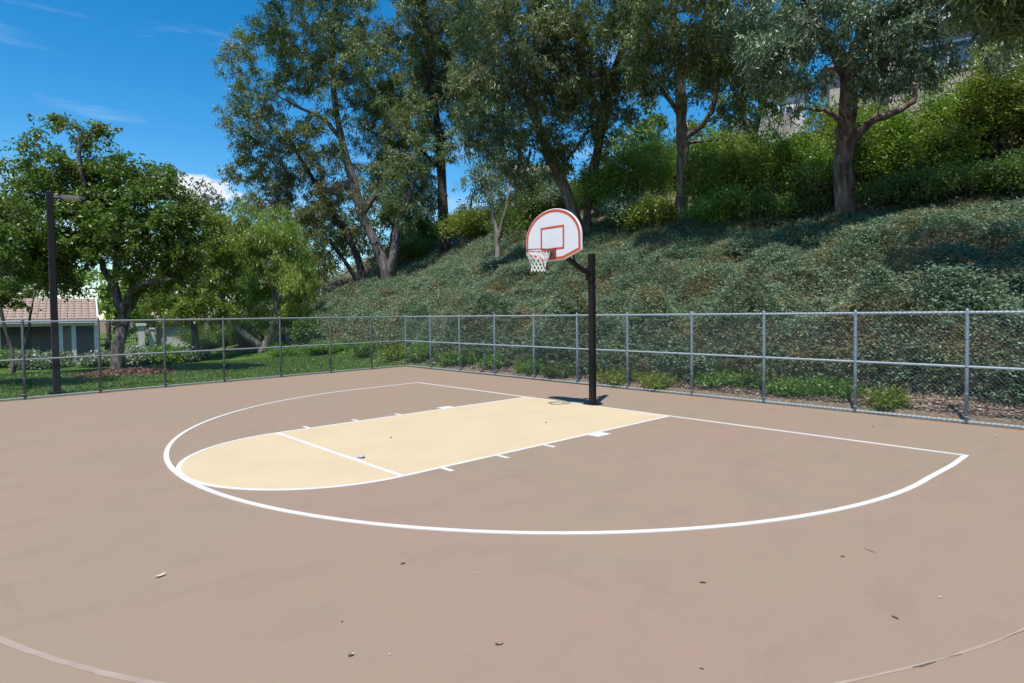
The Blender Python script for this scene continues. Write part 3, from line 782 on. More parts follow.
tree('eucalyptus_tree', 'dense dark eucalyptus with a straight almost black trunk', 'tree', (445, 257),
     [[(445, 259, 10), (443, 210, 10), (441, 170, 9), (438, 130, 8), (430, 80, 7), (425, 20, 5), (420, -60, 3)],
      [(441, 165, 4), (425, 150, 3), (408, 140, 2)], [(440, 140, 4), (455, 128, 3), (468, 120, 2)]],
     [(408, 60, 42, 55), (440, 15, 45, 45), (418, -45, 65, 45), (402, 118, 34, 36), (446, 105, 30, 34), (382, 100, 22, 32), (466, 60, 26, 40), (432, 150, 26, 22), (395, 165, 28, 30), (470, 125, 24, 26), (425, 190, 18, 16, .8), (448, 60, 40, 40), (480, 20, 30, 40)],
     M['euc'], M['bark_dark'], (.22, .06), per=120, group=EG, clump=.62, dens=1.15)
tree('young_eucalyptus', 'small thin pale eucalyptus with a forked stem left of the backboard', 'tree', (498, 263),
     [[(498, 264, 6), (497, 235, 5), (491, 205, 4), (488, 172, 2)], [(498, 242, 4), (505, 215, 3), (511, 188, 2)]],
     [(487, 188, 15, 20), (503, 165, 16, 22), (512, 190, 10, 16, .7), (480, 165, 12, 16, .8)], M['eucblue'], M['bark_pale'], (.17, .05), per=70, clump=.45, group=EG)
tree('eucalyptus_tree', 'grey eucalyptus whose pale trunk leans left from behind the backboard', 'tree', (578, 238),
     [[(579, 239, 13), (571, 205, 12), (556, 170, 11), (541, 135, 10), (529, 100, 8), (518, 60, 7), (508, 10, 5), (500, -50, 3)],
      [(545, 142, 6), (534, 105, 6), (533, 60, 5), (541, 15, 3)], [(556, 170, 4), (575, 150, 3), (588, 130, 2)]],
     [(498, 60, 34, 52), (480, 115, 26, 42), (520, 15, 42, 42), (508, 150, 26, 30), (542, 55, 34, 42), (490, -45, 55, 45), (548, 108, 24, 32), (566, 168, 16, 18), (475, 60, 24, 40), (520, 95, 28, 34), (500, 110, 34, 40), (535, 160, 24, 26), (555, 20, 30, 40)],
     M['euc2'], M['bark_pale'], (.21, .055), lean=-3.1, spread=1.1, dmul=.82, per=115, group=EG, clump=.6)
tree('eucalyptus_tree', 'eucalyptus with a reddish trunk leaning right, just right of the backboard', 'tree', (585, 237),
     [[(585, 238, 9), (590, 190, 9), (598, 150, 9), (605, 115, 9), (613, 80, 8), (622, 45, 6), (632, 0, 5), (640, -60, 3)],
      [(606, 112, 5), (590, 85, 4), (580, 50, 3)]],
     [(600, 58, 40, 44), (578, 118, 28, 38), (628, 40, 26, 52), (590, 0, 42, 42), (622, -50, 55, 45), (562, 30, 30, 50), (612, 118, 22, 20), (575, 75, 34, 34), (600, 100, 30, 30), (640, 80, 16, 24, .8), (565, 150, 22, 22), (600, 145, 18, 18, .7), (650, 10, 26, 34)],
     M['euc'], M['bark_red'], (.21, .055), lean=-3.1, spread=1.1, dmul=.82, per=115, group=EG, clump=.6)
tree('eucalyptus_tree', 'eucalyptus with one straight trunk and a bare limb low on its right side', 'tree', (681, 224),
     [[(681, 226, 12), (682, 180, 12), (682, 140, 11), (681, 100, 10), (680, 70, 9), (677, 30, 7), (672, -10, 6), (668, -70, 4)],
      [(684, 140, 6), (700, 128, 5), (711, 108, 5), (715, 80, 3)], [(684, 147, 4), (698, 138, 3), (728, 138, 2)],
      [(680, 120, 5), (662, 98, 4), (646, 75, 3), (640, 45, 2)], [(681, 78, 7), (698, 52, 6), (720, 36, 5), (735, 8, 3)]],
     [(690, 15, 44, 38), (650, 35, 30, 36), (728, 25, 34, 42), (736, 72, 26, 30), (690, -55, 75, 45), (752, 95, 22, 20), (640, 85, 16, 18, .7), (703, 92, 18, 12), (664, 66, 16, 20, .8), (740, 120, 20, 14), (712, 62, 26, 26), (650, 65, 22, 30), (655, 100, 16, 18, .7), (700, 50, 30, 30), (725, 90, 22, 26)],
     M['euc'], M['bark'], (.19, .05), lean=-3.1, spread=1.1, dmul=.82, per=110, group=EG, clump=.52, dens=1.05)
tree('eucalyptus_tree', 'thickest eucalyptus on the slope, trunk forked high with a long bare right limb', 'tree', (846, 223),
     [[(847, 225, 17.5), (847, 180, 16.5), (848, 140, 16), (848, 105, 16), (848, 78, 15), (835, 50, 12), (820, 23, 10), (806, -5, 8), (798, -60, 4)],
      [(849, 82, 11), (857, 53, 10), (866, 25, 8), (874, -10, 6), (880, -60, 3)],
      [(853, 146, 9), (860, 133, 8), (870, 122, 8), (892, 113, 7), (914, 101, 5), (918, 84, 3)],
      [(842, 130, 6), (829, 117, 5), (807, 111, 3)], [(836, 52, 5), (812, 50, 3), (790, 55, 2)], [(857, 53, 5), (885, 45, 4), (910, 35, 3), (940, 30, 2)]],
     [(902, 45, 42, 38), (872, 12, 40, 34), (936, 12, 36, 22), (914, 78, 34, 18), (800, 30, 36, 30), (782, 72, 26, 26), (802, 98, 18, 14, .8), (762, 45, 22, 38), (840, -45, 90, 45), (966, 15, 26, 26), (884, 80, 22, 24), (822, 72, 10, 10, .6), (860, 95, 12, 10, .6), (990, 70, 14, 12, .6), (835, 20, 22, 22), (890, 60, 40, 34), (918, 86, 22, 12), (985, 15, 22, 22), (960, -14, 40, 26), (770, 55, 30, 30), (905, 15, 34, 26)],
     M['eucblue'], M['bark_red'], (.155, .042), lean=-2.2, spread=1.1, dmul=.82, per=120, group=EG, clump=.45, dens=1.05)
tree('eucalyptus_tree', 'eucalyptus at the right edge whose crown hangs into the top right corner', 'tree', (1072, 222),
     [[(1072, 224, 16), (1070, 160, 15), (1066, 90, 13), (1060, 20, 10), (1052, -60, 7), (1050, -140, 4)], [(1064, 60, 8), (1085, 10, 6), (1110, -40, 3)]],
     [(1040, -60, 60, 46), (1095, -70, 70, 60), (1005, -50, 34, 34), (1075, -10, 40, 34), (1035, 5, 26, 20), (1050, -140, 80, 50), (1120, -20, 40, 50)],
     M['euc'], M['bark'], (.17, .042), per=130, group=EG, clump=.42, lean=-2.4)
# further trees higher up and behind
BG = 'further trees higher up the slope'
tree('eucalyptus_tree', 'dark eucalyptus in front of the picket fence on the crest', 'tree', (752, 160),
     [[(752, 162, 5), (756, 130, 5), (763, 100, 4), (768, 50, 3), (770, -10, 2)], [(730, 150, 4), (729, 120, 4), (727, 80, 3)]],
     [(735, 60, 24, 34), (752, 88, 26, 24), (775, 20, 34, 32), (760, 108, 18, 14, .7), (720, 20, 30, 30), (790, 60, 20, 26), (700, 60, 26, 30), (745, 70, 30, 30), (740, 130, 20, 14), (768, 112, 16, 18), (800, 112, 14, 20), (722, 110, 22, 24), (700, 120, 14, 18)], M['mid'], M['bark_dark'], (.24, .08), per=100, group=BG, clump=.7)
tree('eucalyptus_tree', 'slim grey tree between the dark straight trunk and the leaning pale trunk', 'tree', (520, 226),
     [[(520, 228, 6), (517, 190, 5), (519, 160, 4), (520, 120, 3)], [(527, 228, 4), (526, 190, 3), (530, 150, 2)]],
     [(500, 160, 22, 26), (530, 170, 22, 28), (515, 125, 24, 26), (545, 190, 20, 24), (505, 195, 24, 20), (480, 180, 18, 20), (560, 200, 16, 20)], M['euc2'], M['bark_dark'], (.24, .07), per=100, group=BG, clump=.7)
tree('eucalyptus_tree', 'pale forked tree standing behind the leaning forked eucalyptus', 'tree', (399, 250),
     [[(399, 252, 7), (398, 232, 6), (404, 215, 5), (410, 190, 3)], [(398, 234, 5), (390, 218, 3), (386, 200, 2)]],
     [(412, 180, 24, 24), (385, 185, 20, 20), (430, 200, 20, 18), (400, 215, 22, 18), (370, 205, 20, 22), (412, 235, 18, 14), (425, 165, 24, 22)], M['euc3'], M['bark_pale'], (.26, .08), per=90, group=BG, clump=.75)
tree('crest_tree', 'yellow green tree on the crest at the top right corner', 'tree', (1012, 60), [[(1012, 62, 5), (1010, 30, 4), (1008, 0, 3)]],
     [(1008, 20, 22, 30), (1030, 40, 26, 30), (1000, -10, 28, 24), (990, 55, 16, 16), (1050, 10, 30, 40)], M['yellow'], M['bark'], (.24, .10), per=100, group=BG, clump=.7, depth=29)
tree('distant_tree', 'leafy tree filling the gap left of the leaning trunk foot', 'tree', (325, 290), [[(325, 291, 5), (325, 265, 4), (322, 240, 2)]],
     [(325, 262, 26, 22), (346, 248, 22, 20), (308, 240, 22, 28), (335, 225, 22, 20), (300, 268, 20, 18), (318, 280, 22, 14), (285, 250, 20, 24)], M['mid'], M['bark_dark'], (.30, .12), per=90, group=BG, clump=.9, depth=56)
tree('distant_tree', 'leafy tree seen low between the leaning trunk and the black trunk', 'tree', (392, 262), [[(392, 263, 5), (392, 240, 4), (394, 220, 2)]],
     [(382, 236, 20, 20), (402, 218, 20, 20), (372, 252, 16, 14), (415, 236, 18, 18), (420, 210, 18, 16)], M['mid'], M['bark_dark'], (.28, .11), per=90, group=BG, clump=.85, depth=50)
tree('distant_tree', 'hazy grey green tree far behind, against the small cloud', 'tree', (212, 330),
     [[(212, 330, 4), (212, 270, 3), (214, 220, 2)], [(212, 270, 2), (228, 220, 1)]], [(186, 200, 20, 12), (208, 196, 20, 12), (232, 202, 18, 14), (205, 225, 38, 20), (236, 180, 12, 14)],
     M['far'], M['bark_dark'], (.5, .2), per=80, group=BG, clump=1.6, depth=70)
tree('distant_tree', 'tree on the crest seen in the gap below the dark crown', 'tree', (470, 240),
     [[(470, 240, 4), (470, 215, 3), (472, 195, 2)]], [(470, 214, 20, 14), (495, 205, 14, 14), (450, 222, 14, 8)], M['far'], M['bark_dark'], (.34, .12), per=80, group=BG, clump=1.0, depth=58)
tree('distant_tree', 'round green tree on the crest between the reddish and the straight trunk', 'tree', (640, 185),
     [[(640, 186, 5), (640, 160, 4), (642, 140, 2)]], [(632, 145, 20, 18), (652, 155, 18, 18), (615, 150, 14, 16), (640, 170, 26, 12), (640, 122, 20, 16, .8), (660, 112, 14, 14, .6), (622, 135, 16, 16, .8)], M['mid'], M['bark_dark'], (.28, .11), per=90, group=BG, clump=.8)

# ------------------------------------------------------------------ trees on the lawn
tree('shade_tree', 'broad leafy shade tree with a forked trunk rising from a ring of mulch', 'tree', (117, 374),
     [[(117, 375, 12), (118, 345, 10), (118, 318, 10), (114, 295, 7), (113, 270, 6), (120, 225, 4), (125, 180, 2)],
      [(118, 320, 9), (108, 293, 7), (98, 268, 6), (86, 240, 4), (70, 200, 3), (55, 165, 2)],
      [(119, 314, 8), (134, 293, 6), (156, 283, 5), (182, 279, 3)], [(119, 318, 6), (128, 300, 5), (131, 280, 4), (128, 262, 3)],
      [(98, 268, 5), (93, 210, 4), (91, 165, 4), (92, 140, 2)], [(92, 150, 2), (105, 130, 1.5), (116, 128, .8)]],
     [(62, 165, 26, 26), (88, 140, 18, 14), (58, 128, 12, 12, .8), (28, 190, 30, 24), (92, 180, 30, 28), (128, 185, 34, 26), (166, 205, 36, 28), (150, 180, 24, 18), (185, 210, 26, 24), (62, 225, 44, 30), (18, 235, 28, 34), (130, 232, 44, 26), (180, 232, 22, 26), (30, 268, 26, 16), (62, 282, 18, 14), (160, 262, 40, 16), (105, 128, 8, 8, .7), (118, 170, 20, 16), (-15, 215, 30, 35), (95, 215, 34, 24), (170, 235, 34, 26), (150, 280, 36, 14), (190, 262, 22, 20), (45, 250, 40, 24), (10, 265, 30, 20), (100, 245, 40, 18), (75, 190, 30, 24), (70, 290, 16, 10)],
     M['shade'], M['bark'], (.13, .062), per=150, clump=.46, hang=.25, dens=1.55)
tree('shade_tree', 'leafy tree at the left edge whose crown hangs over the tiled house', 'tree', (-48, 392),
     [[(-48, 394, 13), (-47, 350, 11), (-42, 310, 9), (-36, 260, 6), (-30, 215, 3)], [(-47, 335, 7), (-70, 290, 5), (-85, 250, 3)], [(-42, 305, 6), (-15, 275, 4), (8, 255, 2)]],
     [(-40, 225, 46, 40), (-8, 252, 30, 24), (-75, 265, 46, 34), (4, 215, 24, 20), (-40, 180, 40, 30), (0, 280, 20, 14), (-90, 215, 40, 40)],
     M['shade'], M['bark'], (.12, .058), per=140, clump=.44, hang=.25, dens=1.2)
tree('pepper_tree', 'weeping bright green pepper tree with slanted pale trunks at the lawn edge', 'tree', (266, 352),
     [[(261, 353, 8), (270, 332, 7), (276, 305, 6), (268, 270, 4), (255, 240, 3)], [(228, 352, 7), (225, 330, 6), (230, 300, 4), (226, 270, 3)], [(275, 305, 4), (288, 275, 3), (296, 250, 2)]],
     [(258, 240, 36, 24), (290, 262, 22, 40), (222, 270, 32, 28), (240, 222, 34, 12), (292, 305, 14, 18), (255, 280, 32, 24), (205, 300, 22, 14), (275, 230, 28, 20), (240, 310, 28, 16), (265, 265, 40, 34), (235, 245, 34, 24), (300, 285, 18, 26), (275, 320, 18, 14), (210, 315, 22, 12)],
     M['pepper'], M['bark_pale'], (.20, .042), dens=1.2, per=200, clump=.62, hang=1.2, flat=.9)
tree('ornamental_tree', 'yellow green tree behind the spreading right limb of the shade tree', 'tree', (196, 350),
     [[(196, 351, 7), (196, 320, 6), (198, 280, 4), (200, 250, 3)], [(196, 320, 4), (178, 290, 3), (170, 260, 2)]],
     [(200, 245, 34, 28), (172, 262, 26, 24), (222, 240, 24, 24), (195, 280, 36, 18), (160, 290, 24, 16), (165, 306, 30, 12), (195, 306, 30, 13), (215, 300, 26, 16), (178, 318, 24, 9), (150, 305, 22, 12)], M['yellow'], M['bark'], (.18, .075), per=150, clump=.7, hang=.3, depth=34)
tree('garden_tree', 'thin stemmed young tree in front of the tiled house at the left edge', 'tree', (14, 378),
     [[(13, 378, 4), (10, 345, 3), (6, 315, 3), (2, 285, 2)], [(16, 378, 3), (20, 345, 3), (24, 315, 2), (28, 290, 1.5)]], [(4, 285, 22, 18), (28, 284, 16, 14), (14, 305, 18, 10, .7), (-12, 300, 20, 20)],
     M['shade'], M['bark'], (.15, .07), per=80, clump=.4, hang=.3, depth=24)
tree('garden_tree', 'round green tree behind the roof end of the tiled house', 'tree', (108, 352),
     [[(108, 352, 5), (108, 320, 4), (106, 290, 3)]], [(105, 290, 22, 24), (125, 300, 18, 18), (90, 280, 16, 14), (112, 318, 18, 14), (135, 320, 18, 14), (150, 300, 22, 18), (128, 285, 20, 18), (118, 305, 20, 16)], M['bright'], M['bark'], (.28, .12), per=100, clump=.8, hang=.2, depth=42)
for i, (px, dp, top, hw, lb, mt_) in enumerate([(30, 52, 235, 60, 'dark tree standing behind the roof of the tiled house', 'mid'), (150, 50, 262, 36, 'dense tree filling the gap right of the shade tree trunk', 'mid'),
                                                (235, 60, 245, 44, 'dense tree behind the weeping pepper tree', 'shade'), (310, 56, 262, 28, 'tree at the foot of the slope right of the pepper tree', 'mid'), (-55, 45, 240, 50, 'tree beyond the left edge of the house', 'mid')]):
    tree('background_tree', lb, 'tree', (px, 345), [[(px, 345, 5), (px+2, 310, 4), (px-2, 275, 2)]],
         [(px-hw*.4, top+28, hw*.55, 26), (px+hw*.45, top+34, hw*.5, 26), (px, top+14, hw*.5, 18), (px, top+60, hw*.8, 26)], M[mt_], M['bark_dark'], (.34, .15), per=90, clump=1.0, hang=.3, depth=dp, group='trees behind the lawn')
# mulch ring under the shade tree
g, _ = on_ground(117, 374)
b = MB(); n = 2600
rr = np.sqrt(RNG.uniform(0, 1, n))*1.35; an = RNG.uniform(0, 6.283, n)
px_ = g[0]+rr*np.cos(an)*1.0+.25; py_ = g[1]+rr*np.sin(an)*1.15+.3
pz = terrain(px_, py_)+.16*(1-(rr/1.35)**2)+RNG.uniform(0, .03, n)
leaves(b, np.stack([px_, py_, pz], -1), RNG.normal(size=(n, 3))*np.array([1, 1, .35]), RNG.uniform(.06, .16, n), RNG.uniform(.03, .06, n))
tag(b.build('mulch', M['bark_mulch']), 'reddish bark mulch heaped round the shade tree trunk', 'mulch', kind='stuff')

# ------------------------------------------------------------------ ground cover on the slope: sprays of small grey green leaves
def ground_cover():
    b = MB()
    def mound(x, y):
        return .28+.95*vnoise(x*.75, y*1.0, 21)**1.6+.62*vnoise(x*1.5+3, y*2.1, 22)**1.5+.34*vnoise(x*2.6, y*3.6, 23)**1.4
    def edge(x): return toe(x)-.38+.7*(vnoise(x*.55, x*0, 31)-.45)
    def region(n, x0, x1, d0, d1, leaf, nl, sp):
        x = RNG.uniform(x0, x1, n); d = RNG.uniform(d0, d1, n); y = toe(x)+d
        e = edge(x)-toe(x)
        bare = ((x+43.3)/3.2)**2+((y-18.4)/2.4)**2 < 1
        keep = (d > e) & ~bare; x, y, d, e = x[keep], y[keep], d[keep], e[keep]
        grow = (sstep(-.1, .5, d-e)*.7+.3)*(1-.72*sstep(4.0, 9.0, d)); hi = 1+.55*sstep(1.6, .3, d-e)
        z = terrain(x, y)+mound(x, y)*hi*grow*np.where(RNG.uniform(size=len(x)) < np.where(d-e < .7, .35, .75), 1, RNG.uniform(.05, 1, len(x)))
        # outward: gradient of the surface plus random
        eps = .12
        gx = (mound(x+eps, y)-mound(x-eps, y))/(2*eps); gy = (mound(x, y+eps)-mound(x, y-eps))/(2*eps)+.35
        az = RNG.uniform(0, 6.283, len(x))
        dv = np.stack([np.cos(az)-gx*.7, np.sin(az)-gy*.7, RNG.normal(.32, .28, len(x))], -1); dv = unit(dv)
        c = np.stack([x, y, z], -1)
        t = np.linspace(-.5, .5, nl)
        cc = (c[:, None, :]+dv[:, None, :]*t[None, :, None]*sp+RNG.normal(size=(len(x), nl, 3))*sp*.09)
        side = unit(np.cross(dv, np.array([0, 0, 1.0])))[:, None, :]*np.where(np.arange(nl) % 2, 1, -1)[None, :, None]
        ld = dv[:, None, :]*.75+side*.7+np.array([0, 0, .18])+RNG.normal(size=cc.shape)*.25
        cc = cc+unit(ld)*leaf*.4
        p = cc.reshape(-1, 3); ld = ld.reshape(-1, 3)
        sz = RNG.uniform(.65, 1.3, len(p))
        leaves(b, p, ld, leaf*sz, leaf*.34*sz, unit(np.array([0, -.3, 1.0])+RNG.normal(size=p.shape)*.55))
    region(76000, -13, 13, -1.0, 9.5, .075, 11, .34)
    region(26000, -32, -13, -.4, 12, .11, 10, .46)
    region(7000, -14, 14, 9.5, 11.8, .10, 10, .40)
    region(6000, -55, -30, .5, 22, .2, 9, .8)
    region(24000, -13, 13, -1.0, .9, .075, 11, .32)
    tag(b.build('ground_cover', M['cover']), 'grey green spreading ground cover over the slope behind the fence', 'ground cover', kind='stuff')
ground_cover()

# mulch chips and twigs along the foot of the slope
b = MB(); n = 16000
x = RNG.uniform(-13, 10.5, n); y = FEN_Y+.18+np.abs(RNG.normal(0, .6, n)); z = terrain(x, y)+RNG.uniform(.0, .035, n)
leaves(b, np.stack([x, y, z], -1), RNG.normal(size=(n, 3))*np.array([1, 1, .3]), RNG.uniform(.04, .12, n), RNG.uniform(.02, .045, n), unit(np.array([0, 0, 1.0])+RNG.normal(size=(n, 3))*.4))
tag(b.build('mulch', M['mulch']), 'pale brown chips and dry leaves along the foot of the slope', 'mulch', kind='stuff')

# lawn
b = MB(); n = 90000
x = np.r_[RNG.uniform(-22, -10.9, int(n*.7)), RNG.uniform(-40, -14, n-int(n*.7))]; y = np.r_[RNG.uniform(-12, 6, int(n*.7)), RNG.uniform(-12, 7, n-int(n*.7))]
ok = (x < left_x(y)-.2) & (y < toe(x)-.25+vnoise(x*.6, y*.6, 9)*.7) & ((x < FA[0]-.1) | (y > FEN_Y+.2)) & ((x-g[0]-.25)**2+(y-g[1]-.3)**2 > 1.5)
x, y = x[ok], y[ok]; n = len(x); z = terrain(x, y)+.02
d = RNG.normal(size=(n, 3))*np.array([.5, .5, .2])+np.array([0, 0, 1])
leaves(b, np.stack([x, y, z], -1), d, RNG.uniform(.05, .11, n), RNG.uniform(.012, .03, n))
tag(b.build('grass', M['grass']), 'short green lawn grass beyond the left fence', 'grass', kind='stuff')

b = MB(); n = 26000
x = RNG.uniform(-30, -1.5, n); u = RNG.uniform(0, 1, n); y = np.where(x > FA[0], FEN_Y+.45, 2.9)+u*1.3+(toe(x)-3.7)*.9
keep = (vnoise(x*.9, y*1.1, 51) > .46)
x, y = x[keep], y[keep]; z = terrain(x, y)+RNG.uniform(.01, .16, len(x))*vnoise(x*2, y*2, 52)*1.6
leaves(b, np.stack([x, y, z], -1), RNG.normal(size=(len(x), 3))+np.array([0, 0, .7]), RNG.uniform(.05, .11, len(x)), RNG.uniform(.025, .05, len(x)))
tag(b.build('low_ground_cover', M['fresh']), 'fresh green creeping ground cover along the foot of the slope', 'ground cover', kind='stuff')

# low bright plants behind the fence
LP = [(288, 356, 22, 9, 'fresh'), (330, 352, 34, 11, 'fresh'), (372, 354, 28, 12, 'mid'), (404, 358, 22, 12, 'yellow'), (432, 360, 22, 15, 'fresh'), (470, 364, 26, 11, 'fresh'), (505, 368, 22, 10, 'fresh'), (536, 373, 24, 10, 'fresh'), (560, 378, 18, 9, 'mid'),
      (618, 386, 20, 5, 'yellow'), (655, 391, 16, 4, 'yellow'), (719, 388, 24, 9, 'fresh'), (757, 391, 10, 8, 'mid'), (795, 397, 24, 10, 'fresh'), (835, 398, 24, 8, 'fresh'), (887, 411, 10, 6, 'yellow'), (318, 340, 16, 12, 'mid'), (270, 350, 12, 10, 'fresh')]
LPL = {'fresh': 'low fresh green plant', 'mid': 'low darker green plant', 'yellow': 'low yellowish plant'}
WH = ['at the lawn edge left of all the others', 'on the lawn edge behind the fourth fence panel from the corner', 'behind the left fence near its corner', 'behind the corner post of the two fences', 'behind the first panel right of the fence corner',
      'behind the second panel right of the fence corner', 'behind the third panel right of the fence corner', 'halfway between the fence corner and the hoop post', 'just left of the hoop post', 'right behind the hoop post, on dry mulch',
      'small, one panel right of the hoop post', 'on mulch midway between hoop post and right edge', 'smallest one, beside the sixth post from the right corner', 'under the shrub skirt in the third panel from the right', 'spreading along the second panel from the right', 'upright by the second post from the right', 'higher up the bank above the left fence', 'round tuft beside the pepper tree trunk']
for (px, py, rx, ry, k), w in zip(LP, WH):
    shrub('low_plant', LPL[k]+' '+w, (px, py-(5 if px > 590 else 3 if px > 420 else 0)), rx, ry*(.55 if px > 590 else .8), M[k], (.075, .035), per=46, clump=.17, dens=1.5, group='low plants behind the fence', cat='plant')

# ------------------------------------------------------------------ shrubs higher on the slope
SH = [((632, 222), 46, 80, 'bright', 'big bright shrub between the reddish and the straight eucalyptus trunk'),
      ((600, 215), 26, 44, 'mid', 'dark leafy shrub right behind the backboard top'),
      ((655, 232), 30, 30, 'yellow', 'low yellow green shrub left of the straight trunk'),
      ((708, 222), 30, 74, 'bright', 'bright shrub directly right of the straight trunk'),
      ((748, 205), 34, 62, 'yellow', 'yellowish shrub below the picket fence'),
      ((728, 226), 36, 34, 'bright', 'low sunlit shrub halfway between the two right trunks'),
      ((790, 212), 38, 78, 'bright', 'tall shrub left of the thick trunk'),
      ((820, 222), 24, 56, 'mid', 'dark shrub touching the thick trunk on its left'),
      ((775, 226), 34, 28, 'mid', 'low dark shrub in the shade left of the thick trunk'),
      ((825, 190), 30, 72, 'yellow', 'yellowish shrub high behind the thick trunk'),
      ((882, 200), 38, 86, 'bright', 'bright shrub under the long bare limb'),
      ((862, 186), 30, 82, 'yellow', 'yellow green shrub just right of the thick trunk, under its bare limb'),
      ((840, 180), 24, 70, 'bright', 'bright shrub directly behind the thick trunk'),
      ((925, 195), 42, 100, 'bright', 'tall dense shrub below the house window'),
      ((968, 185), 44, 112, 'bright', 'tallest bright shrub near the right edge, below the house'),
      ((1010, 180), 46, 128, 'yellow', 'tall yellow green shrub at the right edge'),
      ((702, 182), 32, 46, 'bright', 'leafy shrub on the crest line right of the straight trunk'),
      ((738, 172), 28, 34, 'yellow', 'yellowish shrub right under the foot of the picket fence'),
      ((665, 190), 28, 46, 'mid', 'darker shrub on the crest line left of the straight trunk'),
      ((1052, 170), 50, 110, 'mid', 'tall shrub just past the right edge'),
      ((905, 208), 40, 30, 'mid', 'low shrub right of the thick trunk, its shade put in as darker leaves'),  # this and the next two take darker leaves in place of shade
      ((965, 205), 44, 34, 'mid', 'shrub low on the right of the slope, darker leaves standing for shade'),
      ((1020, 200), 40, 40, 'mid', 'shrub at the right edge under the tall yellow green one, leaves darkened for shade'),
      ((540, 226), 26, 36, 'mid', 'shrub behind the leaning pale trunk foot'),
      ((470, 246), 30, 34, 'yellow', 'yellow green shrub right of the black trunk'),
      ((425, 244), 22, 26, 'bright', 'bright shrub left of the black trunk'),
      ((412, 262), 18, 20, 'yellow', 'small yellowish shrub beside the forked trunk'),
      ((350, 262), 26, 16, 'yellow', 'dry yellowish shrub on the bare patch of the slope'),
      ((375, 235), 20, 30, 'mid', 'dark shrub behind the leaning trunk'),
      ((510, 238), 20, 24, 'mid', 'dark shrub behind the small pale eucalyptus'),
      ((560, 218), 30, 30, 'cover', 'grey green mounded shrub behind the backboard'),
      ((630, 230), 40, 30, 'cover', 'grey green mounded shrub right of the backboard')]
for bp, rx, ry, k, lb in SH:
    g2, dp = on_ground(*bp); s = dp/25
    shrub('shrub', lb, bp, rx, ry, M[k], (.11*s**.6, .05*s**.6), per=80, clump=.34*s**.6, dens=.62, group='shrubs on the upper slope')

# flowering shrubs by the houses
for i, (px, py, rx, ry, dp, k, lb) in enumerate([(8, 358, 14, 14, 32, 'fresh', 'leafy green shrub at the left edge before the tiled house'), (38, 360, 20, 13, 31, 'flower', 'white flowering shrub before the dark opening of the house'), (62, 358, 14, 10, 32, 'flower', 'white flowering shrub before the pale pillar of the house'),
        (104, 358, 18, 10, 32, 'flower', 'white flowering shrub left of the shade tree trunk'), (136, 358, 18, 14, 32, 'flower', 'white flowering shrub right of the shade tree trunk'), (165, 356, 20, 14, 33, 'fresh', 'green shrub before the beige far wall'), (192, 352, 16, 10, 34, 'flower', 'pale flowering shrub near the pepper tree'), (308, 345, 16, 26, 34, 'mid', 'dark shrub at the foot of the slope by the pepper tree'), (248, 345, 30, 22, 40, 'mid', 'dark hedge shrub behind the pepper tree trunks'), (205, 348, 26, 20, 42, 'mid', 'dark hedge shrub left of the pepper tree trunks')]):
    shrub('garden_shrub', lb, (px, py), rx, ry, M[k], (.13, .07), per=60, clump=.28, depth=dp, group='garden shrubs beyond the lawn')

# ------------------------------------------------------------------ houses
def frame_at(px, depth, z0, turn=0):
    """local axes for a house: origin at photo column px, right axis across the view"""
    o = at(px, 320, depth); o[2] = z0
    a = YAW+turn
    rx = np.array([math.cos(a), -math.sin(a), 0]); bk = np.array([math.sin(a), math.cos(a), 0])
    return o, rx, bk
class House:
    def __init__(s, o, rx, bk): s.o, s.rx, s.bk = o, rx, bk; s.rot = np.array([rx, bk, [0, 0, 1.0]]).T
    def P(s, x, y, z): return s.o+s.rx*x+s.bk*y+np.array([0, 0, z])
    def box(s, b, x0, x1, y0, y1, z0, z1): b.box(s.P((x0+x1)/2, (y0+y1)/2, (z0+z1)/2), (x1-x0, y1-y0, z1-z0), rot=s.rot)
    def part(s, name, mt, parent, *boxes):
        b = MB()
        for q in boxes: s.box(b, *q)
        return b.build(name, mt, parent)

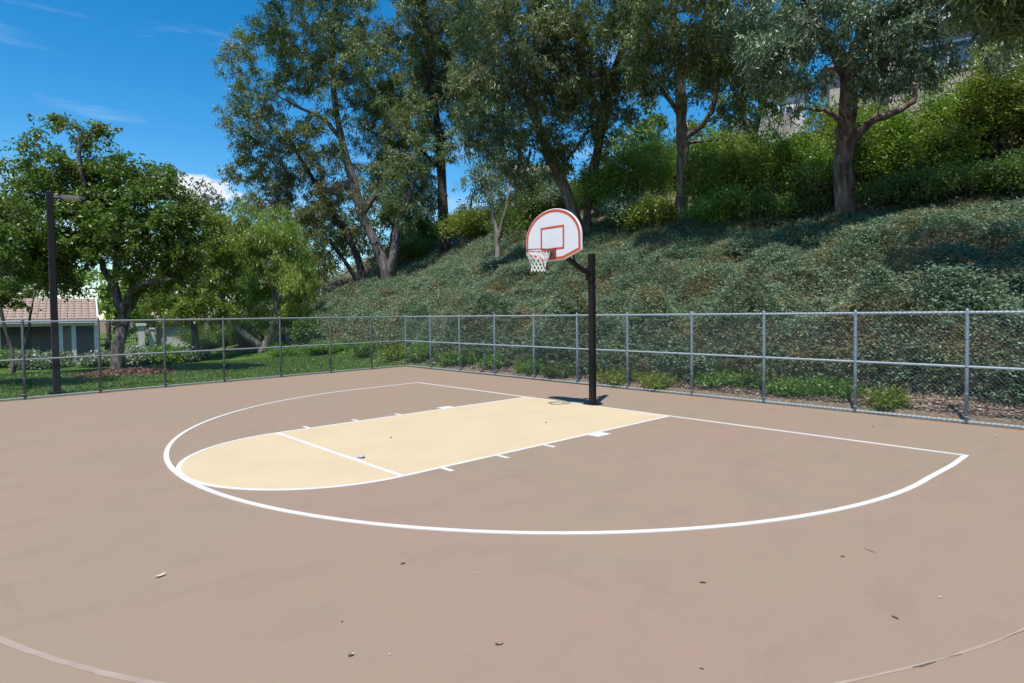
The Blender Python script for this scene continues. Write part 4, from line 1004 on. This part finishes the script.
def tiled_roof(h, name, mt, parent, x0, x1, y0, y1, z0, z1, rows=9, hip=0):
    """front slope with stepped tile courses, plus the back slope"""
    b = MB()
    for i in range(rows):
        f0, f1 = i/rows, (i+1)/rows
        ya, yb = y0+(y1-y0)*f0, y0+(y1-y0)*f1; za, zb = z0+(z1-z0)*f0, z0+(z1-z0)*f1
        xa, xb = x0+hip*f0, x1-hip*f0
        nt_ = max(2, int((xb-xa)/.34))
        for k in range(nt_):
            u0, u1 = xa+(xb-xa)*k/nt_, xa+(xb-xa)*(k+.94)/nt_
            jz = RNG.uniform(0, .012)
            v = [h.P(u0, ya-.05, za+.05+jz), h.P(u1, ya-.05, za+.05+jz), h.P(u1, yb+.02, zb+.02+jz), h.P(u0, yb+.02, zb+.02+jz),
                 h.P(u0, ya-.05, za+.0), h.P(u1, ya-.05, za+.0)]
            um = (u0+u1)/2
            c0 = h.P(um, ya-.05, za+.085+jz); c1 = h.P(um, yb+.02, zb+.055+jz)
            v += [c0, c1]
            b.add(v, [[0, 6, 7, 3], [6, 1, 2, 7]], [[4, 5, 6], [4, 6, 0], [5, 1, 6]])
    ym = y1; yb_ = y1+(y1-y0)
    b.add([h.P(x0+hip, ym, z1), h.P(x1-hip, ym, z1), h.P(x1, yb_, z0), h.P(x0, yb_, z0)], [[0, 1, 2, 3]])
    b.add([h.P(x0, y0, z0-.02), h.P(x1, y0, z0-.02), h.P(x1-hip, y1, z1-.02), h.P(x0+hip, y1, z1-.02)], [[0, 1, 2, 3]])
    if hip:
        b.add([h.P(x1, y0, z0), h.P(x1, yb_, z0), h.P(x1-hip, ym, z1)], None, [[0, 1, 2]]); b.add([h.P(x0, y0, z0), h.P(x0, yb_, z0), h.P(x0+hip, ym, z1)], None, [[2, 1, 0]])
    b.tube([h.P(x0+hip, ym, z1+.03), h.P((x0+x1)/2, ym, z1+.03), h.P(x1-hip, ym, z1+.03)], .07, 6)
    return b.build(name, mt, parent)

# low house on the left, right end at column 95
o, rx, bk = frame_at(94, 36, -.64, -.62); h = House(o, rx, bk)
root = empty('house', o, 'low house with a pinkish tiled roof and a wide dark opening, behind the lawn', 'house')
S = 36/FOC   # metres a pixel
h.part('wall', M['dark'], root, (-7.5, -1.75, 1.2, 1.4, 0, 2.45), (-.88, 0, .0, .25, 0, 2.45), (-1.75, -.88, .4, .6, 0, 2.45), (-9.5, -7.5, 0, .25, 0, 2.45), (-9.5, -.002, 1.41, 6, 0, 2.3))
h.part('beam', M['trim'], root, (-9.6, .05, -.12, .2, 2.12, 2.44))
for xa in (-4.42, -1.62, -1.0, -7.4): h.part('column', M['trim'], root, (xa-.11, xa+.11, -.06, .16, 0, 2.118))
h.part('door', M['wood'], root, (-1.5, -1.05, .36, .396, .02, 2.05))
h.part('corner_trim', M['trim'], root, (-.02, .14, -.05, .3, 0, 2.117))
h.part('low_wall', M['stucco'], root, (-4.2, -1.9, .3, .45, 0, .5))
rf = tiled_roof(h, 'roof', M['tile'], root, -10.2, .12, -.45, 3.1, 2.5, 3.72, rows=8)
h.part('fascia', M['trim'], rf, (-10.2, .12, -.5, -.46, 2.3, 2.5))
b = MB(); 
b.add([h.P(.13, -.5, 2.42), h.P(.13, 3.1, 3.7), h.P(.13, 3.1, 3.92), h.P(.13, -.5, 2.64), h.P(.22, -.5, 2.42), h.P(.22, 3.1, 3.7), h.P(.22, 3.1, 3.92), h.P(.22, -.5, 2.64)], [[0, 1, 2, 3], [7, 6, 5, 4], [0, 3, 7, 4], [3, 2, 6, 7], [0, 4, 5, 1]])
b.build('barge_board', M['trim'], rf)
b = MB(); b.add([h.P(.05, -.4, 2.45), h.P(.05, 6.5, 2.45), h.P(.05, 3.1, 3.7)], None, [[0, 1, 2]]); b.build('gable', M['stucco'], root)

# garage wall seen between the trunks, with a white pillared gate
o, rx, bk = frame_at(180, 46, -.64, -.5); h = House(o, rx, bk)
root = empty('house', o, 'pale beige house wall half hidden by trees right of the shade tree trunk', 'house')
h.part('wall', M['stucco'], root, (-1.6, 1.5, 0, 4, 0, 2.3))
h.part('garage_door', M['stucco_w'], root, (-1.2, 1.1, -.05, -.01, .02, 1.85))
h.part('corner_trim', M['trim'], root, (1.45, 1.62, -.08, .1, 0, 2.28))
tiled_roof(h, 'roof', M['tile_b'], root, -2.0, 1.9, -.4, 2.2, 2.34, 2.9, rows=6)
o, rx, bk = frame_at(141, 38, -.64, -.54); h = House(o, rx, bk)
root = empty('gate_pillar', o, 'white capped pillar beside the shade tree trunk', 'pillar')
h.part('shaft', M['stucco_w'], root, (-.17, .17, -.17, .17, 0, 2.05)); h.part('cap', M['trim'], root, (-.28, .28, -.28, .28, 2.053, 2.2))
o, rx, bk = frame_at(151, 38.6, -.64, -.54); h = House(o, rx, bk)
root = empty('gate_pillar', o, 'narrow white pillar just right of the capped one', 'pillar')
h.part('shaft', M['stucco_w'], root, (-.15, .15, -.15, .15, 0, 1.8)); h.part('cap', M['trim'], root, (-.2, .2, -.2, .2, 1.803, 1.9))
# iron fence between the house and the pillar
o, rx, bk = frame_at(118, 38.3, -.64, -.57); h = House(o, rx, bk)
root = empty('iron_fence', o, 'dark upright bar fence between the tiled house and the white pillar', 'fence')
h.part('rail', M['black'], root, (-1.45, 1.15, -.02, .02, .25, .3), (-1.45, 1.15, -.02, .02, 1.2, 1.25))
h.part('bars', M['black'], root, *[(x_, x_+.022, -.045, -.022, .0, 1.35) for x_ in np.arange(-1.4, 1.1, .13)])

# house on the crest at the right, window under the roof edge
D = 34.0
p = at(947, 60, D); o, rx, bk = frame_at(947, D, p[2]-3.2, .5); h = House(o, rx, bk)
root = empty('house', o, 'beige house with a white framed window above the tall shrubs on the right', 'house')
h.part('wall', M['stucco'], root, (-2.9, 5.2, 0, 7, -2.5, 5.2))
def window(xa, xb, za, zb, n):
    fr = h.part('window', M['trim'], root, (xa-.1, xb+.1, -.07, -.003, zb, zb+.12), (xa-.1, xb+.1, -.09, -.003, za-.12, za), (xa-.1, xa, -.07, -.003, za, zb), (xb, xb+.1, -.07, -.003, za, zb), *[(xa+(xb-xa)*k/n-.035, xa+(xb-xa)*k/n+.035, -.06, -.003, za, zb) for k in range(1, n)])
    h.part('pane', M['glass'], fr, *[(xa+(xb-xa)*k/n+(.036 if k else 0), xa+(xb-xa)*(k+1)/n-(.036 if k < n-1 else 0), -.03, -.003, za, zb) for k in range(n)])
window(-1.45, 1.35, 2.55, 3.95, 2)
rf = tiled_roof(h, 'roof', M['tile_b'], root, -3.4, 5.9, -.6, 3.6, 5.25, 7.0, rows=9, hip=2.5)
h.part('fascia', M['trim'], rf, (-3.4, 5.9, -.66, -.62, 5.05, 5.25))

# lower wing seen left of the thick trunk
D = 37.0
p = at(862, 78, D); o, rx, bk = frame_at(862, D, p[2]-2.0, .45); h = House(o, rx, bk)
root = empty('house', o, 'low house wing with a greenish window beside the thick eucalyptus trunk', 'house')
h.part('wall', M['stucco'], root, (-1.8, 1.4, 0, 5, -2.5, 2.6))
window(-.6, .7, .9, 2.0, 1)
tiled_roof(h, 'roof', M['tile'], root, -2.2, 1.5, -.5, 2.5, 2.63, 3.6, rows=6)

# white house behind the picket fence
D = 48.0
p = at(786, 112, D); o, rx, bk = frame_at(786, D, p[2]-1.5, .4); h = House(o, rx, bk)
root = empty('house', o, 'white gabled house wall on the crest behind the picket fence', 'house')
h.part('wall', M['stucco_w'], root, (-1.6, 1.3, 0, 5, -3, 3.0))
window(-.5, .4, .6, 1.7, 2)
tiled_roof(h, 'roof', M['tile'], root, -2.0, 1.7, -.5, 2.5, 3.03, 4.3, rows=6)
# far wall glimpsed behind the small pale eucalyptus
D = 60.0
p = at(555, 200, D); o, rx, bk = frame_at(555, D, p[2]-2.5); h = House(o, rx, bk)
root = empty('house', o, 'pale house glimpsed through the trees behind the backboard', 'house')
h.part('wall', M['stucco_w'], root, (-4, 1.2, 0, 5, -3, 5.0))
window(-2.4, -1.0, 2.6, 3.8, 2)
tiled_roof(h, 'roof', M['tile_b'], root, -4.5, 1.7, -.5, 2.5, 5.03, 6.4, rows=6)

# picket fence along the crest
pa, _ = on_ground(727, 150)
D = 41.0
pa = at(728, 146, D); pb = at(795, 130, D+1.5)
root = empty('picket_fence', (pa[0], pa[1], pa[2]-.4), 'weathered picket fence along the crest below the white house', 'fence')
L = np.linalg.norm(pb-pa); t_ = (pb-pa)/L; rzf = math.atan2(t_[1], t_[0])
b = MB()
for s in np.arange(0, L, .17): b.box(pa+t_*s+np.array([0, 0, .55]), (.10, .025, 1.45+RNG.uniform(-.03, .03)), rzf)
b.build('pickets', M['wood'], root)
for s in np.arange(0, L+.1, 1.6): b = MB(); b.box(pa+t_*s+np.array([-_fw[0]*-.07, _fw[1]*.07, .4]), (.12, .12, 2.1), rzf); b.build('post', M['wood'], root)
for z in (.2, 1.0): b = MB(); q0, q1 = pa+np.array([_fw[0]*.03, _fw[1]*.03, z]), pb+np.array([_fw[0]*.03, _fw[1]*.03, z]); b.tube([q0, (q0+q1)/2, q1], .03, 4); b.build('rail', M['wood'], root)

# ------------------------------------------------------------------ bits lying on the court
def ground_pt(px, py):
    d = ray(px, py); t = -CAM[2]/d[2]; return CAM+d*t
def leaf_bit(px, py, ln_, wd_, mt, name, label, cat, curl=.3, lift=0.0):
    p = ground_pt(px, py); b = MB(); a = RNG.uniform(0, 3.14)
    ax = np.array([math.cos(a), math.sin(a), 0]); ay = np.array([-ax[1], ax[0], 0])
    v = []; k = 7
    for i in range(k):
        u = i/(k-1)*2-1; w = wd_*(1-u*u)**.7/2+.0006
        z = .004+lift+curl*ln_*u*u*.5
        for s in (-1, 0, 1): v.append(p+ax*u*ln_/2+ay*s*w+np.array([0, 0, z+abs(s)*w*.7]))
    f = []
    for i in range(k-1):
        for j in range(2): f.append([3*i+j, 3*i+j+1, 3*i+3+j+1, 3*i+3+j])
    b.add(v, f)
    c = p.copy(); c[2] = 0
    tag(b.build(name, mt, loc=c), label, cat, 'leaves and bits lying on the court')
BITS = [(160, 577, .11, .035, 'pale', 'pale curled leaf lying on the court at the lower left', .4), (351, 656, .05, .028, 'dry', 'dark leaf on the court near the bottom left of centre', .3), (499, 645, .075, .022, 'dry', 'dark curled leaf on the court at bottom centre', .5),
        (403, 564, .06, .025, 'dry', 'brownish leaf on the court below the three-point arc', .1), (703, 583, .07, .028, 'dry', 'dry leaf alone on the court below the right half of the arc', .1), (843, 557, .05, .02, 'dry', 'small dark bit of leaf nearest the arc at lower right', .2),
        (940, 598, .025, .018, 'pale', 'tiny pale bit on the court at lower right', .1), (342, 622, .025, .014, 'dry', 'tiny dark speck of leaf left of bottom centre', .1), (390, 655, .02, .012, 'pale', 'tiny pale bit between two dark leaves near the bottom', .1), (701, 669, .045, .012, 'dry', 'thin dark twig bit at the bottom edge right of centre', .2),
        (475, 573, .025, .016, 'pale', 'tiny pale bit just below the arc at centre', .1), (546, 423, .06, .04, 'dry', 'brown leaf on the cream key under the hoop', .4), (391, 438, .06, .04, 'dry', 'brown leaf on the cream key near the free-throw line', .4), (870, 551, .16, .008, 'dry', 'thin twig on the court at the right', .1), (895, 618, .07, .02, 'dry', 'dry leaf on the court near the joint at lower right', .1), (996, 436, .06, .04, 'pale', 'pale bit by the foot of the right fence', .2), (873, 427, .06, .03, 'dry', 'dark leaf near the right fence on the court', .2)]
for px, py, l_, w_, k, lb, cu in BITS: leaf_bit(px, py, l_*.75, w_*.75, M[k], 'fallen_leaf', lb, 'leaf', cu)
# crumpled scrap on the free-throw line
p = ground_pt(361, 458); b = MB(); n = 60
u_ = unit(RNG.normal(size=(n, 3)))
import bmesh
bm = bmesh.new(); bmesh.ops.create_icosphere(bm, subdivisions=2, radius=.055)
for v in bm.verts: v.co *= random.uniform(.6, 1.15); v.co.z = max(-.02, v.co.z*.45)
me = bpy.data.meshes.new('paper_scrap'); bm.to_mesh(me); bm.free(); me.materials.append(M['litter'])
o = bpy.data.objects.new('paper_scrap', me); COL.objects.link(o); o.location = (p[0], p[1], .03); o.scale = (1.2, .8, 1)
tag(o, 'crumpled grey scrap lying on the free-throw line', 'litter')
